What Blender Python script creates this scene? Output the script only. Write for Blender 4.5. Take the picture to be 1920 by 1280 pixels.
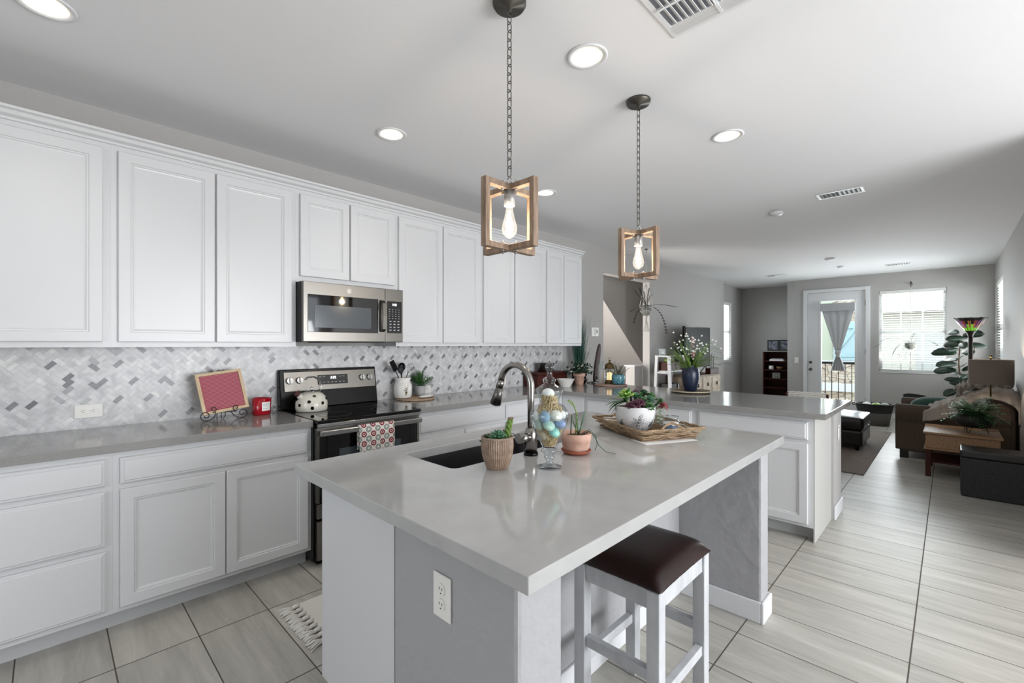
import bpy, bmesh, math, random
from mathutils import Vector, Matrix
R = math.radians
PI = math.pi
rnd = random.Random(7)
for o in list(bpy.data.objects): bpy.data.objects.remove(o, do_unlink=True)
SC = bpy.context.scene
COL = SC.collection

# ------------------------------------------------------------ camera
YAW = 44.15
cam = bpy.data.cameras.new('camera'); camo = bpy.data.objects.new('camera', cam); COL.objects.link(camo)
cam.sensor_width = 36; cam.lens = 844.6 / 1920 * 36
cam.shift_y = 6 / 1920
cam.clip_start = .02; cam.clip_end = 200
camo.location = (0, 0, 1.385); camo.rotation_euler = (R(90), 0, R(YAW - 90))
SC.camera = camo
# ------------------------------------------------------------ exposure
vs = SC.view_settings
vs.view_transform = 'Standard'; vs.look = 'None'; vs.gamma = 1; vs.exposure = 0.17; vs.use_curve_mapping = False
SC.cycles.transparent_max_bounces = 24
# ------------------------------------------------------------ sky
w = bpy.data.worlds.new('world'); SC.world = w; w.use_nodes = True
bg = w.node_tree.nodes['Background']; bg.inputs[0].default_value = (.86, .93, 1, 1); bg.inputs[1].default_value = 3.2


def area(name, loc, rot, sx, sy, power, col=(1, 1, 1), spread=180):
    l = bpy.data.lights.new(name, 'AREA'); l.shape = 'RECTANGLE'; l.size = sx; l.size_y = sy; l.energy = power; l.color = col
    l.spread = R(spread)
    o = bpy.data.objects.new(name, l); COL.objects.link(o); o.location = loc; o.rotation_euler = [R(a) for a in rot]
    return o


# daylight through the windows of the unseen breakfast side and the living room, plus added fill lamps
area('daylight_breakfast_side', (2.35, -3.50, 1.25), (120, 0, 0), 3.3, 1.5, 205, (.96, .975, 1))
area('added_fill_behind', (-2.9, 1.2, 1.5), (115, 0, -90), 1.6, 1.4, 14, (.95, .97, 1))  # fill lamp added behind the camera to lift the left base cabinets
area('daylight_far_window', (11.22, .5, 1.65), (106, 0, 90), .9, 1.5, 52, (.96, .975, 1), 130)
area('daylight_far_door', (11.22, 1.6, 1.2), (106, 0, 90), .5, 1.9, 36, (.96, .975, 1), 130)
area('daylight_side_window', (10.2, -.70, 1.65), (106, 0, 0), 1.3, 1.4, 38, (.96, .975, 1), 130)


area('daylight_nook_window', (10.7, 3.80, 1.7), (100, 0, 180), .65, 1.2, 18, (.96, .975, 1))
area('added_fill_stair', (4.75, 4.6, 1.3), (90, 0, -90), .7, 1.4, 60, (1, .95, .9))  # warm fill added under the stair slope to brighten the stairwell wall

# ------------------------------------------------------------ materials
def lin(c):
    if isinstance(c, str):
        c = [int(c[i:i + 2], 16) / 255 for i in (0, 2, 4)]
        c = [x / 12.92 if x <= .04045 else ((x + .055) / 1.055) ** 2.4 for x in c]
    return (*c, 1)


def mat(name, col, rough=.5, metal=0, col2=None, nscale=20, bump=0, bscale=60, stretch=None, emit=None, es=0, spec=None, coat=0, sheen=0):
    m = bpy.data.materials.new(name); m.use_nodes = True; nt = m.node_tree; N = nt.nodes; L = nt.links
    b = N['Principled BSDF']
    b.inputs['Base Color'].default_value = lin(col); b.inputs['Roughness'].default_value = rough; b.inputs['Metallic'].default_value = metal
    if spec is not None: b.inputs['Specular IOR Level'].default_value = spec
    if coat: b.inputs['Coat Weight'].default_value = coat; b.inputs['Coat Roughness'].default_value = .05
    if sheen: b.inputs['Sheen Weight'].default_value = sheen
    tc = N.new('ShaderNodeTexCoord'); src = tc.outputs['Object']
    if stretch:
        mp = N.new('ShaderNodeMapping'); mp.inputs['Scale'].default_value = stretch; L.new(src, mp.inputs[0]); src = mp.outputs[0]
    if col2 is not None:
        n = N.new('ShaderNodeTexNoise'); n.inputs['Scale'].default_value = nscale; n.inputs['Detail'].default_value = 5; L.new(src, n.inputs[0])
        r = N.new('ShaderNodeValToRGB'); r.color_ramp.elements[0].position = .35; r.color_ramp.elements[1].position = .68
        r.color_ramp.elements[0].color = lin(col); r.color_ramp.elements[1].color = lin(col2)
        L.new(n.outputs[0], r.inputs[0]); L.new(r.outputs[0], b.inputs['Base Color'])
    if bump:
        n2 = N.new('ShaderNodeTexNoise'); n2.inputs['Scale'].default_value = bscale; n2.inputs['Detail'].default_value = 3; L.new(src, n2.inputs[0])
        bp = N.new('ShaderNodeBump'); bp.inputs['Strength'].default_value = bump; bp.inputs['Distance'].default_value = .01
        L.new(n2.outputs[0], bp.inputs['Height']); L.new(bp.outputs[0], b.inputs['Normal'])
    if emit is not None:
        b.inputs['Emission Color'].default_value = lin(emit); b.inputs['Emission Strength'].default_value = es
    return m


def glassmat(name, tint='ffffff', rough=.02, ior=1.45, amount=1.0, glow=0):
    # thin clear glass: see-through with fresnel reflection
    m = bpy.data.materials.new(name); m.use_nodes = True; nt = m.node_tree; N = nt.nodes; L = nt.links
    N.remove(N['Principled BSDF']); out = N['Material Output']
    t = N.new('ShaderNodeBsdfTransparent'); t.inputs[0].default_value = lin(tint)
    g = N.new('ShaderNodeBsdfGlossy'); g.inputs['Roughness'].default_value = rough
    lw = N.new('ShaderNodeLayerWeight'); lw.inputs[0].default_value = .5
    pw = N.new('ShaderNodeMath'); pw.operation = 'POWER'; L.new(lw.outputs['Facing'], pw.inputs[0]); pw.inputs[1].default_value = 3.2
    f = N.new('ShaderNodeMath'); f.operation = 'MULTIPLY_ADD'; L.new(pw.outputs[0], f.inputs[0]); f.inputs[1].default_value = .8; f.inputs[2].default_value = ((ior - 1) / (ior + 1)) ** 2 * .8
    mm = N.new('ShaderNodeMath'); mm.operation = 'MULTIPLY'; mm.inputs[1].default_value = amount; mm.use_clamp = True
    mx = N.new('ShaderNodeMixShader'); L.new(f.outputs[0], mm.inputs[0]); L.new(mm.outputs[0], mx.inputs[0]); L.new(t.outputs[0], mx.inputs[1]); L.new(g.outputs[0], mx.inputs[2])
    if glow:
        em = N.new('ShaderNodeEmission'); em.inputs[0].default_value = lin('fff2dc'); em.inputs[1].default_value = glow
        ads = N.new('ShaderNodeAddShader'); L.new(mx.outputs[0], ads.inputs[0]); L.new(em.outputs[0], ads.inputs[1]); L.new(ads.outputs[0], out.inputs[0])
    else: L.new(mx.outputs[0], out.inputs[0])
    return m


def floormat():
    m = bpy.data.materials.new('porcelain_tile_floor'); m.use_nodes = True; nt = m.node_tree; N = nt.nodes; L = nt.links
    b = N['Principled BSDF']
    tc = N.new('ShaderNodeTexCoord')
    mp = N.new('ShaderNodeMapping'); mp.vector_type = 'POINT'
    mp.inputs['Location'].default_value = (-.20, -.124, 0); L.new(tc.outputs['Object'], mp.inputs[0])
    sx = N.new('ShaderNodeSeparateXYZ'); L.new(mp.outputs[0], sx.inputs[0])

    def math_(op, a, bb):
        n = N.new('ShaderNodeMath'); n.operation = op
        for i, v in ((0, a), (1, bb)):
            if v is None: continue
            if isinstance(v, (int, float)): n.inputs[i].default_value = v
            else: L.new(v, n.inputs[i])
        return n.outputs[0]
    u = math_('DIVIDE', sx.outputs[0], .3014); v = math_('DIVIDE', sx.outputs[1], .6085)
    fu = math_('FRACT', u, None); fv = math_('FRACT', v, None)
    iu = math_('FLOOR', u, None); iv = math_('FLOOR', v, None)

    def dist(f, size): return math_('MULTIPLY', math_('MINIMUM', f, math_('SUBTRACT', 1, f)), size)
    gu = math_('LESS_THAN', dist(fu, .3014), .0026); gv = math_('LESS_THAN', dist(fv, .6085), .0029)
    grout = math_('MAXIMUM', gu, gv)
    cb = N.new('ShaderNodeCombineXYZ'); L.new(iu, cb.inputs[0]); L.new(iv, cb.inputs[1])
    wn = N.new('ShaderNodeTexWhiteNoise'); L.new(cb.outputs[0], wn.inputs[0])
    sc = N.new('ShaderNodeVectorMath'); sc.operation = 'SCALE'; sc.inputs['Scale'].default_value = 17; L.new(wn.outputs['Color'], sc.inputs[0])
    ad = N.new('ShaderNodeVectorMath'); ad.operation = 'ADD'; L.new(sc.outputs[0], ad.inputs[0]); L.new(tc.outputs['Object'], ad.inputs[1])
    m2 = N.new('ShaderNodeMapping'); m2.inputs['Scale'].default_value = (10, 1.1, 1); m2.inputs['Rotation'].default_value = (0, 0, .04); L.new(ad.outputs[0], m2.inputs[0])
    n1 = N.new('ShaderNodeTexNoise'); n1.inputs['Scale'].default_value = 1.6; n1.inputs['Detail'].default_value = 7; n1.inputs['Roughness'].default_value = .6; n1.inputs['Distortion'].default_value = .5
    L.new(m2.outputs[0], n1.inputs[0])
    r = N.new('ShaderNodeValToRGB'); e = r.color_ramp.elements
    e[0].position = .28; e[0].color = lin('9e9b93'); e[1].position = .8; e[1].color = lin('c9c6bf')
    x = e.new(.45); x.color = lin('aaa79f'); x = e.new(.6); x.color = lin('b5b2aa')
    L.new(n1.outputs[0], r.inputs[0])
    hs = N.new('ShaderNodeHueSaturation'); L.new(r.outputs[0], hs.inputs['Color'])
    L.new(math_('ADD', math_('MULTIPLY', wn.outputs['Value'], .14), .93), hs.inputs['Value'])
    n3 = N.new('ShaderNodeTexNoise'); n3.inputs['Scale'].default_value = .8; n3.inputs['Detail'].default_value = 3; n3.inputs['Distortion'].default_value = .8
    m3 = N.new('ShaderNodeMapping'); m3.inputs['Scale'].default_value = (9, .8, 1); L.new(ad.outputs[0], m3.inputs[0]); L.new(m3.outputs[0], n3.inputs[0])
    vein = math_('MULTIPLY', math_('LESS_THAN', math_('ABSOLUTE', math_('SUBTRACT', n3.outputs[0], .52), None), .005), .10)
    mv = N.new('ShaderNodeMix'); mv.data_type = 'RGBA'; L.new(vein, mv.inputs[0]); L.new(hs.outputs[0], mv.inputs[6]); mv.inputs[7].default_value = lin('e2ded6')
    mx = N.new('ShaderNodeMix'); mx.data_type = 'RGBA'; L.new(grout, mx.inputs[0]); L.new(mv.outputs[2], mx.inputs[6]); mx.inputs[7].default_value = lin('4f4840')
    L.new(mx.outputs[2], b.inputs['Base Color'])
    L.new(math_('ADD', math_('MULTIPLY', grout, .4), .4), b.inputs['Roughness'])
    bp = N.new('ShaderNodeBump'); bp.inputs['Strength'].default_value = .25; bp.inputs['Distance'].default_value = .002
    L.new(math_('SUBTRACT', 1, grout), bp.inputs['Height']); L.new(bp.outputs[0], b.inputs['Normal'])
    return m


def attrmat(name, rough=.3, bump=0):
    m = bpy.data.materials.new(name); m.use_nodes = True; N = m.node_tree.nodes; L = m.node_tree.links; b = N['Principled BSDF']
    a = N.new('ShaderNodeAttribute'); a.attribute_name = 'col'
    tc = N.new('ShaderNodeTexCoord'); n = N.new('ShaderNodeTexNoise'); n.inputs['Scale'].default_value = 14; n.inputs['Detail'].default_value = 6; n.inputs['Distortion'].default_value = 1.2
    L.new(tc.outputs['Object'], n.inputs[0])
    r = N.new('ShaderNodeValToRGB'); r.color_ramp.elements[0].position = .3; r.color_ramp.elements[1].position = .6
    r.color_ramp.elements[0].color = (.74, .74, .75, 1); r.color_ramp.elements[1].color = (1, 1, 1, 1); L.new(n.outputs[0], r.inputs[0])
    mx = N.new('ShaderNodeMix'); mx.data_type = 'RGBA'; mx.blend_type = 'MULTIPLY'; mx.inputs[0].default_value = 1
    L.new(a.outputs['Color'], mx.inputs[6]); L.new(r.outputs[0], mx.inputs[7]); L.new(mx.outputs[2], b.inputs['Base Color'])
    b.inputs['Roughness'].default_value = rough
    return m


def stonemat():
    m = bpy.data.materials.new('stacked_stone'); m.use_nodes = True; N = m.node_tree.nodes; L = m.node_tree.links; b = N['Principled BSDF']
    tc = N.new('ShaderNodeTexCoord'); mp = N.new('ShaderNodeMapping'); mp.inputs['Scale'].default_value = (1, 5, 11); L.new(tc.outputs['Object'], mp.inputs[0])
    v = N.new('ShaderNodeTexVoronoi'); v.inputs['Scale'].default_value = 1; L.new(mp.outputs[0], v.inputs[0])
    v2 = N.new('ShaderNodeTexVoronoi'); v2.feature = 'DISTANCE_TO_EDGE'; v2.inputs['Scale'].default_value = 1; L.new(mp.outputs[0], v2.inputs[0])
    sep = N.new('ShaderNodeSeparateColor'); L.new(v.outputs['Color'], sep.inputs[0])
    r = N.new('ShaderNodeValToRGB'); r.color_ramp.elements[0].color = lin('b7a595'); r.color_ramp.elements[1].color = lin('e2d6c6'); L.new(sep.outputs[0], r.inputs[0])
    lt = N.new('ShaderNodeMath'); lt.operation = 'LESS_THAN'; lt.inputs[1].default_value = .045; L.new(v2.outputs[0], lt.inputs[0])
    mx = N.new('ShaderNodeMix'); mx.data_type = 'RGBA'; L.new(lt.outputs[0], mx.inputs[0]); L.new(r.outputs[0], mx.inputs[6]); mx.inputs[7].default_value = lin('857b70')
    L.new(mx.outputs[2], b.inputs['Base Color']); b.inputs['Roughness'].default_value = .9
    return m


def woodmat(name, c1, c2, scale=(3, 3, 30), rough=.5, ns=3):
    return mat(name, c1, rough, col2=c2, nscale=ns, stretch=scale)


WALL = mat('wall_paint_grey', 'b0aeac', .7, bump=.12, bscale=45)
CEIL = mat('ceiling_paint', 'e6e6e8', .8, bump=.06, bscale=40)
CABW = mat('cabinet_white_paint', 'cecfd1', .32)
TRIMW = mat('trim_white', 'dcdddf', .4)
TOE = mat('toe_white', 'c2c3c5', .5)
QUARTZ = mat('grey_quartz', '878684', .1, col2='8e8d8b', nscale=140)
QUARTZ_I = mat('pale_grey_quartz', 'a6a6a5', .09, col2='adadac', nscale=9)
STEEL = mat('brushed_steel', '7b7873', .3, 1, bump=.04, bscale=80, stretch=(1, 1, 30))
CHROME = mat('brushed_nickel', 'a9a8a6', .22, 1)
FAUC = mat('faucet_steel', '96938f', .22, 1)
DKMETAL = mat('dark_pewter', '5b5852', .4, .9)
BLKGLASS = mat('black_glass', '050505', .04, spec=.6)
BLACK = mat('black_enamel', '060606', .16, spec=.25)
BLKMAT = mat('black_matte', '111111', .6)
BLKSINK = mat('black_granite', '17171a', .45, col2='232327', nscale=150)
OVENWIN = mat('oven_window', '41484d', .15)
WOODP = woodmat('weathered_wood', '76614f', '9a8470', (14, 14, 2.5), .6, 4)
LEATHER = mat('brown_leather', '1b0b09', .33, col2='260f0c', nscale=7, bump=.1, bscale=12, spec=.35)
WHITEP = mat('white_chalk_paint', 'c6c8cb', .5, col2='b4b6b9', nscale=18, stretch=(1, 1, .4))
TERRA = mat('terracotta', 'b58c7a', .8, col2='c7a595', nscale=22)
TERRADK = mat('terracotta_saucer', '9c5138', .6)
SOIL = mat('soil', '2a1a12', .95, col2='4a2e20', nscale=90, bump=.6, bscale=120)
CERW = mat('white_ceramic', 'e6e4df', .22)
CERTAN = mat('taupe_ceramic', '7a6555', .5, col2='957f6e', nscale=60)
NAVY = mat('navy_ceramic', '161d31', .35, col2='1e2942', nscale=12)
TEAL = mat('teal_glaze', '2f6d80', .2, col2='7fb3bd', nscale=55)
GLASS = glassmat('clear_glass', 'f6f9fa', .02, 1.45, 1.0)
BULBG = glassmat('lit_bulb_glass', 'f6f9fa', .02, 1.45, 1.0, glow=.28)
PANE = glassmat('window_glass', 'f4f8f8', .01, 1.25, .6)
STRAW = mat('straw', 'e8cfa0', .8, col2='bd9b66', nscale=60)
WICKER = mat('wicker', '7c654c', .75, col2='a58d70', nscale=45)
WICKERD = mat('wicker_dark', '54402e', .8, col2='7c6248', nscale=40)
JUTE = mat('jute', 'b59c84', .9, col2='8f765f', nscale=60, bump=.4, bscale=150)
G1 = mat('leaf_green', '2f5a2c', .45, col2='4a7d3c', nscale=25)
G2 = mat('leaf_dark', '1d3a24', .4, col2='2c4f31', nscale=20)
G3 = mat('leaf_bright', '7fa845', .45, col2='a9c765', nscale=30)
G4 = mat('leaf_bluegreen', '356349', .4, col2='517f5c', nscale=30)
G5 = mat('leaf_olive', '5d7a33', .5, col2='7d9848', nscale=20)
G6 = mat('grass_blue_green', '1b4a3e', .5, col2='28604f', nscale=20)
GLEAF = mat('fiddle_leaf', '121f17', .45, col2='22402b', nscale=9)
PURP = mat('leaf_plum', '40192e', .5, col2='65304a', nscale=40)
REDL = mat('leaf_maroon', '6d1f26', .4, col2='8b3a3c', nscale=30)
VARIEG = mat('leaf_variegated', 'b8c4a8', .5, col2='5c7a52', nscale=160)
PETAL = mat('petal_white', 'f3f0ea', .6)
PINK = mat('petal_pink', 'd6a7a9', .6)
STEMB = mat('bark_stem', '4d3a28', .8)
REDG = mat('candle_red', 'a50b20', .18, coat=.5)
PINKF = mat('letterboard_felt', '9c3f50', .9)
PINKF2 = mat('letterboard_rib', 'c07a84', .9)
PINE = woodmat('pale_pine', 'c8ad8a', 'd9c4a4', (20, 20, 3), .6, 4)
PINE2 = woodmat('honey_pine', '8a6847', 'a58363', (3, 22, 22), .5, 3)
DKWOOD = mat('dark_cherry_wood', '341510', .55, spec=.25, col2='4c2118', nscale=8, stretch=(2, 8, 8))
IRON = mat('wrought_iron', '0d0c0c', .5)
PAPER = mat('white_paper', 'efefee', .7)
PRINTINK = mat('print_ink', '3a3a3c', .7)
LED = mat('display_digits', 'ffffff', .5, emit='e8f4ff', es=3)
LEGEND = mat('panel_legend', 'b8bcc0', .6)
SOFAB = mat('brown_chenille', '463a31', .95, col2='574a3f', nscale=120)
DKLEATH = mat('black_leather', '100e0d', .36, col2='1a1614', nscale=9, bump=.15, bscale=14)
CUBEF = mat('black_tweed', '0e0e10', .6, col2='2c2d31', nscale=120)
GREENV = mat('green_velvet', '0b3a2c', .85)
THROWM = mat('knit_throw', 'a39a90', .95, col2='6d655c', nscale=35, bump=.5, bscale=70)
THROWM2 = mat('cream_throw', 'a89f96', .95, bump=.5, bscale=90)
SHADE = mat('taupe_linen_shade', '75685f', .85)
RUGM = mat('woven_rug', '8b8078', .95, col2='6a6059', nscale=50, stretch=(1, 3, 1), bump=.4, bscale=120)
CURT = mat('grey_curtain', 'adaeb0', .9)
BLIND = mat('blind_white', 'dcdcd8', .5)
ROPE = mat('cotton_rope', 'd9d6cf', .9)
BRASS = mat('aged_brass', '6d5a3c', .4, .8)
CREAMP = mat('distressed_cream', 'c9b8a2', .6, col2='a8957e', nscale=12)
STUCCO = mat('exterior_stucco', 'cfcdc4', .9)
SIDING = mat('exterior_green_grey', 'b9beac', .9)
SHUTT = mat('blue_shutter', 'aec7cf', .7)
ROOFT = mat('roof_tile', 'a39c95', .9)
STONE = stonemat()
LAMPE = mat('can_lens', 'fff6e8', .4, emit='fff1dc', es=7)
CANIN = mat('can_baffle', 'f4efe6', .5, emit='fff0dc', es=.6)
FILA = mat('filament', 'ffe2b0', .4, emit='ffd08a', es=60)
FLAME = mat('lantern_glow', 'ffe9c4', .5, emit='ffd9a0', es=1.1)
EGGS = [mat('egg_' + n, c, .45, col2=c2, nscale=ns) for n, c, c2, ns in (
    ('white', 'eceae3', 'f4f2ec', 30), ('blue', '7f9bb4', '94aebf', 30), ('mint', 'a9ccbb', 'b9d8c8', 30), ('lavender', '7488b0', '8698bb', 30),
    ('aqua', '84c4b6', '95d0c3', 30), ('sage', '9ab0a2', 'c0c6b8', 12), ('cream', 'ddd6c6', 'ece7dc', 30), ('tan', 'b7a78e', 'cabba3', 16))]


# ------------------------------------------------------------ mesh helper
class G:
    def __init__(s): s.bm = bmesh.new(); s.mi = 0

    def _f(s, vs, smooth=False):
        try: f = s.bm.faces.new(vs)
        except ValueError: return
        f.material_index = s.mi; f.smooth = smooth; return f

    def box(s, x0, x1, y0, y1, z0, z1, bev=0, M=None):
        t = bmesh.new(); bmesh.ops.create_cube(t, size=1)
        bmesh.ops.scale(t, vec=(abs(x1 - x0), abs(y1 - y0), abs(z1 - z0)), verts=t.verts)
        bmesh.ops.translate(t, vec=((x0 + x1) / 2, (y0 + y1) / 2, (z0 + z1) / 2), verts=t.verts)
        if bev: bmesh.ops.bevel(t, geom=t.edges[:], offset=bev, segments=2, profile=.5, affect='EDGES')
        if M: bmesh.ops.transform(t, matrix=M, verts=t.verts)
        s._merge(t, False); return s

    def _merge(s, t, smooth):
        mp = {}
        for v in t.verts: mp[v] = s.bm.verts.new(v.co)
        for f in t.faces: s._f([mp[v] for v in f.verts], smooth or f.smooth)
        t.free()

    def ring(s, c, ax, bx, r, n): return [s.bm.verts.new(c + ax * (r * math.cos(2 * PI * i / n)) + bx * (r * math.sin(2 * PI * i / n))) for i in range(n)]

    def cyl(s, p0, p1, r0, r1=None, n=16, cap=True, smooth=True):
        if r1 is None: r1 = r0
        p0 = Vector(p0); p1 = Vector(p1); d = (p1 - p0).normalized(); a = d.orthogonal().normalized(); b = d.cross(a)
        A = s.ring(p0, a, b, r0, n); B = s.ring(p1, a, b, r1, n)
        for i in range(n): s._f([A[i], A[(i + 1) % n], B[(i + 1) % n], B[i]], smooth)
        if cap: s._f(A[::-1]); s._f(B)
        return s

    def lathe(s, prof, c=(0, 0, 0), n=28, closed=False, sx=1, sy=1, smooth=True, flute=0):
        c = Vector(c); rings = []
        for r, z in prof:
            if r < 1e-5: rings.append([s.bm.verts.new(c + Vector((0, 0, z)))])
            else:
                rr = [r * (1 + flute * (i % 2)) for i in range(n)]
                rings.append([s.bm.verts.new(c + Vector((rr[i] * sx * math.cos(2 * PI * i / n), rr[i] * sy * math.sin(2 * PI * i / n), z))) for i in range(n)])
        for A, B in zip(rings, rings[1:]):
            for i in range(n):
                j = (i + 1) % n
                if len(A) == 1 and len(B) == 1: continue
                if len(A) == 1: s._f([A[0], B[j], B[i]], smooth)
                elif len(B) == 1: s._f([A[i], A[j], B[0]], smooth)
                else: s._f([A[i], A[j], B[j], B[i]], smooth)
        return s

    def tube(s, pts, r, n=8, closed=False, r1=None, cap=True):
        P = [Vector(p) for p in pts]; m = len(P); rings = []; prev = None
        for i, p in enumerate(P):
            if closed: d = (P[(i + 1) % m] - P[i - 1])
            else: d = P[min(i + 1, m - 1)] - P[max(i - 1, 0)]
            if d.length < 1e-9: d = Vector((0, 0, 1))
            d.normalize()
            if prev is None: a = d.orthogonal().normalized()
            else:
                a = prev - d * prev.dot(d)
                a = a.normalized() if a.length > 1e-6 else d.orthogonal().normalized()
            prev = a; b = d.cross(a)
            rr = r if r1 is None else r + (r1 - r) * i / max(1, m - 1)
            rings.append(s.ring(p, a, b, rr, n))
        k = m if closed else m - 1
        for q in range(k):
            A = rings[q]; B = rings[(q + 1) % m]
            for i in range(n): s._f([A[i], A[(i + 1) % n], B[(i + 1) % n], B[i]], True)
        if not closed and cap: s._f(rings[0][::-1]); s._f(rings[-1])
        return s

    def sph(s, c, r, sc=(1, 1, 1), n=16, M=None, egg=0):
        t = bmesh.new(); bmesh.ops.create_uvsphere(t, u_segments=n, v_segments=max(6, n // 2 + 2), radius=r)
        for v in t.verts:
            if egg: k = 1 - egg * v.co.z / r; v.co.x *= k; v.co.y *= k
            v.co = Vector((v.co.x * sc[0], v.co.y * sc[1], v.co.z * sc[2]))
            if M: v.co = M @ v.co
            v.co += Vector(c)
        s._merge(t, True); return s

    def prism(s, poly, h, M=None, smooth=False):
        # poly in xy, extruded 0..h in z, transformed by M
        A = [Vector((x, y, 0)) for x, y in poly]; B = [Vector((x, y, h)) for x, y in poly]
        if M: A = [M @ v for v in A]; B = [M @ v for v in B]
        A = [s.bm.verts.new(v) for v in A]; B = [s.bm.verts.new(v) for v in B]; n = len(A)
        for i in range(n): s._f([A[i], A[(i + 1) % n], B[(i + 1) % n], B[i]], smooth)
        s._f(A[::-1]); s._f(B); return s

    def quad(s, a, b, c, d):
        s._f([s.bm.verts.new(Vector(v)) for v in (a, b, c, d)]); return s

    def panel(s, O, U, N, w, h, prof):
        # nested rectangular rings: prof = [(inset, height)...]; U width dir, Z up, N outward
        O = Vector(O); U = Vector(U); N = Vector(N); Z = Vector((0, 0, 1)); rings = []
        for ins, dp in prof:
            rings.append([s.bm.verts.new(O + U * a + Z * b + N * dp) for a, b in ((ins, ins), (w - ins, ins), (w - ins, h - ins), (ins, h - ins))])
        for A, B in zip(rings, rings[1:]):
            for i in range(4): s._f([A[i], A[(i + 1) % 4], B[(i + 1) % 4], B[i]])
        s._f(rings[-1]); s._f(rings[0][::-1]); return s

    def leaf(s, p, d, L, W, up=(0, 0, 1), droop=.3, th=.0015, seg=5, prof=None, fold=.15, n0=.15):
        # tapered blade with thickness
        p = Vector(p); d = Vector(d).normalized(); up = Vector(up); side = d.cross(up)
        if side.length < 1e-4: side = d.orthogonal()
        side.normalize(); nn = side.cross(d).normalized(); rings = []
        q = p.copy(); dd = d.copy()
        for i in range(seg + 1):
            t = i / seg
            wv = W * .5 * (max(0, math.sin(PI * min(1, (t * (1 - n0) + n0)))) ** .8) if prof is None else prof(t)
            if i == seg: rings.append([s.bm.verts.new(q)]); break
            rings.append([s.bm.verts.new(q - side * wv + nn * (wv * fold)), s.bm.verts.new(q + nn * th), s.bm.verts.new(q + side * wv + nn * (wv * fold)), s.bm.verts.new(q - nn * th)])
            dd = (dd + Vector((0, 0, -1)) * (droop / seg)).normalized(); nn = side.cross(dd).normalized()
            q = q + dd * (L / seg)
        for A, B in zip(rings, rings[1:]):
            for k in range(4):
                if len(B) == 1: s._f([A[k], A[(k + 1) % 4], B[0]], True)
                else: s._f([A[k], A[(k + 1) % 4], B[(k + 1) % 4], B[k]], True)
        s._f(rings[0][::-1]); return s

    def rosette(s, c, r, axis=(0, 0, 1), layers=4, n=7, wid=.55, th=.12, cup=.6):
        c = Vector(c); ax = Vector(axis).normalized(); a = ax.orthogonal().normalized(); b = ax.cross(a)
        for k in range(layers):
            t = k / max(1, layers - 1); el = R(8 + 72 * t * cup * 1.3); L = r * (1 - .55 * t); off = k * .47
            for i in range(n):
                an = 2 * PI * i / n + off
                h = a * math.cos(an) + b * math.sin(an); d = h * math.cos(el) + ax * math.sin(el)
                s.leaf(c + ax * (r * .12 * k), d, L, L * wid, up=ax, droop=-.2 if ax.z > .3 else 0, th=L * th * .4, seg=4, fold=.3, n0=.25)
        return s

    def out(s, name, m=None, parent=None, world=False, smooth=None, recalc=True):
        if recalc: bmesh.ops.recalc_face_normals(s.bm, faces=s.bm.faces)
        if parent is not None and world:
            bmesh.ops.translate(s.bm, vec=-Vector(org(parent)), verts=s.bm.verts)
        me = bpy.data.meshes.new(name); s.bm.to_mesh(me); s.bm.free()
        ms = m if isinstance(m, (list, tuple)) else [m]
        for x in ms: me.materials.append(x)
        o = bpy.data.objects.new(name, me); COL.objects.link(o)
        if parent is not None: o.parent = parent
        return o


def org(o):
    v = Vector(o.location)
    while o.parent: o = o.parent; v += Vector(o.location)
    return v


def T(name, label, cat, loc=(0, 0, 0), rz=0, group=None):
    o = bpy.data.objects.new(name, None); COL.objects.link(o); o.location = loc; o.rotation_euler = (0, 0, R(rz)); o.empty_display_size = .05
    o['label'] = label; o['category'] = cat
    if group: o['group'] = group
    return o


def tag(o, label, cat, group=None):
    o['label'] = label; o['category'] = cat
    if group: o['group'] = group
    return o


def lab(o, l): o['label'] = l; return o


def struct(o): o['kind'] = 'structure'; return o


def dup(root, loc=None, label=None, rz=None, group=None):
    r = root.copy(); COL.objects.link(r)
    if loc is not None: r.location = loc
    if rz is not None: r.rotation_euler = (0, 0, R(rz))
    if label: r['label'] = label
    if group: r['group'] = group
    for ch in list(root.children):
        c = ch.copy(); COL.objects.link(c); c.parent = r
        for g in list(ch.children):
            d = g.copy(); COL.objects.link(d); d.parent = c
    return r


def single(name, g, m, label, cat, loc, group=None, rz=0):
    o = g.out(name, m); o.location = loc; o.rotation_euler = (0, 0, R(rz)); return tag(o, label, cat, group)


# ============================================================ SETTING
C = 2.74      # ceiling height
K = .914      # counter top height
YW = 3.49     # kitchen wall face
XF = 11.04    # far wall face


def sbox(name, m, *boxes):
    g = G()
    for b in boxes: g.box(*b)
    return struct(g.out(name, m))


sbox('floor', floormat(), (-3, 12.2, -3.7, 5.2, -.1, 0))
sbox('ceiling', CEIL, (-3, 12.2, -3.7, 5.4, C, C + .12))
# kitchen wall with the stair opening 5.44..6.80
sbox('wall_kitchen', WALL, (-3, 5.437, YW, YW + .12, 0, C), (5.437, 6.80, YW, YW + .12, 2.40, C), (6.80, 10.16, YW, YW + .12, 0, C))
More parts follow.
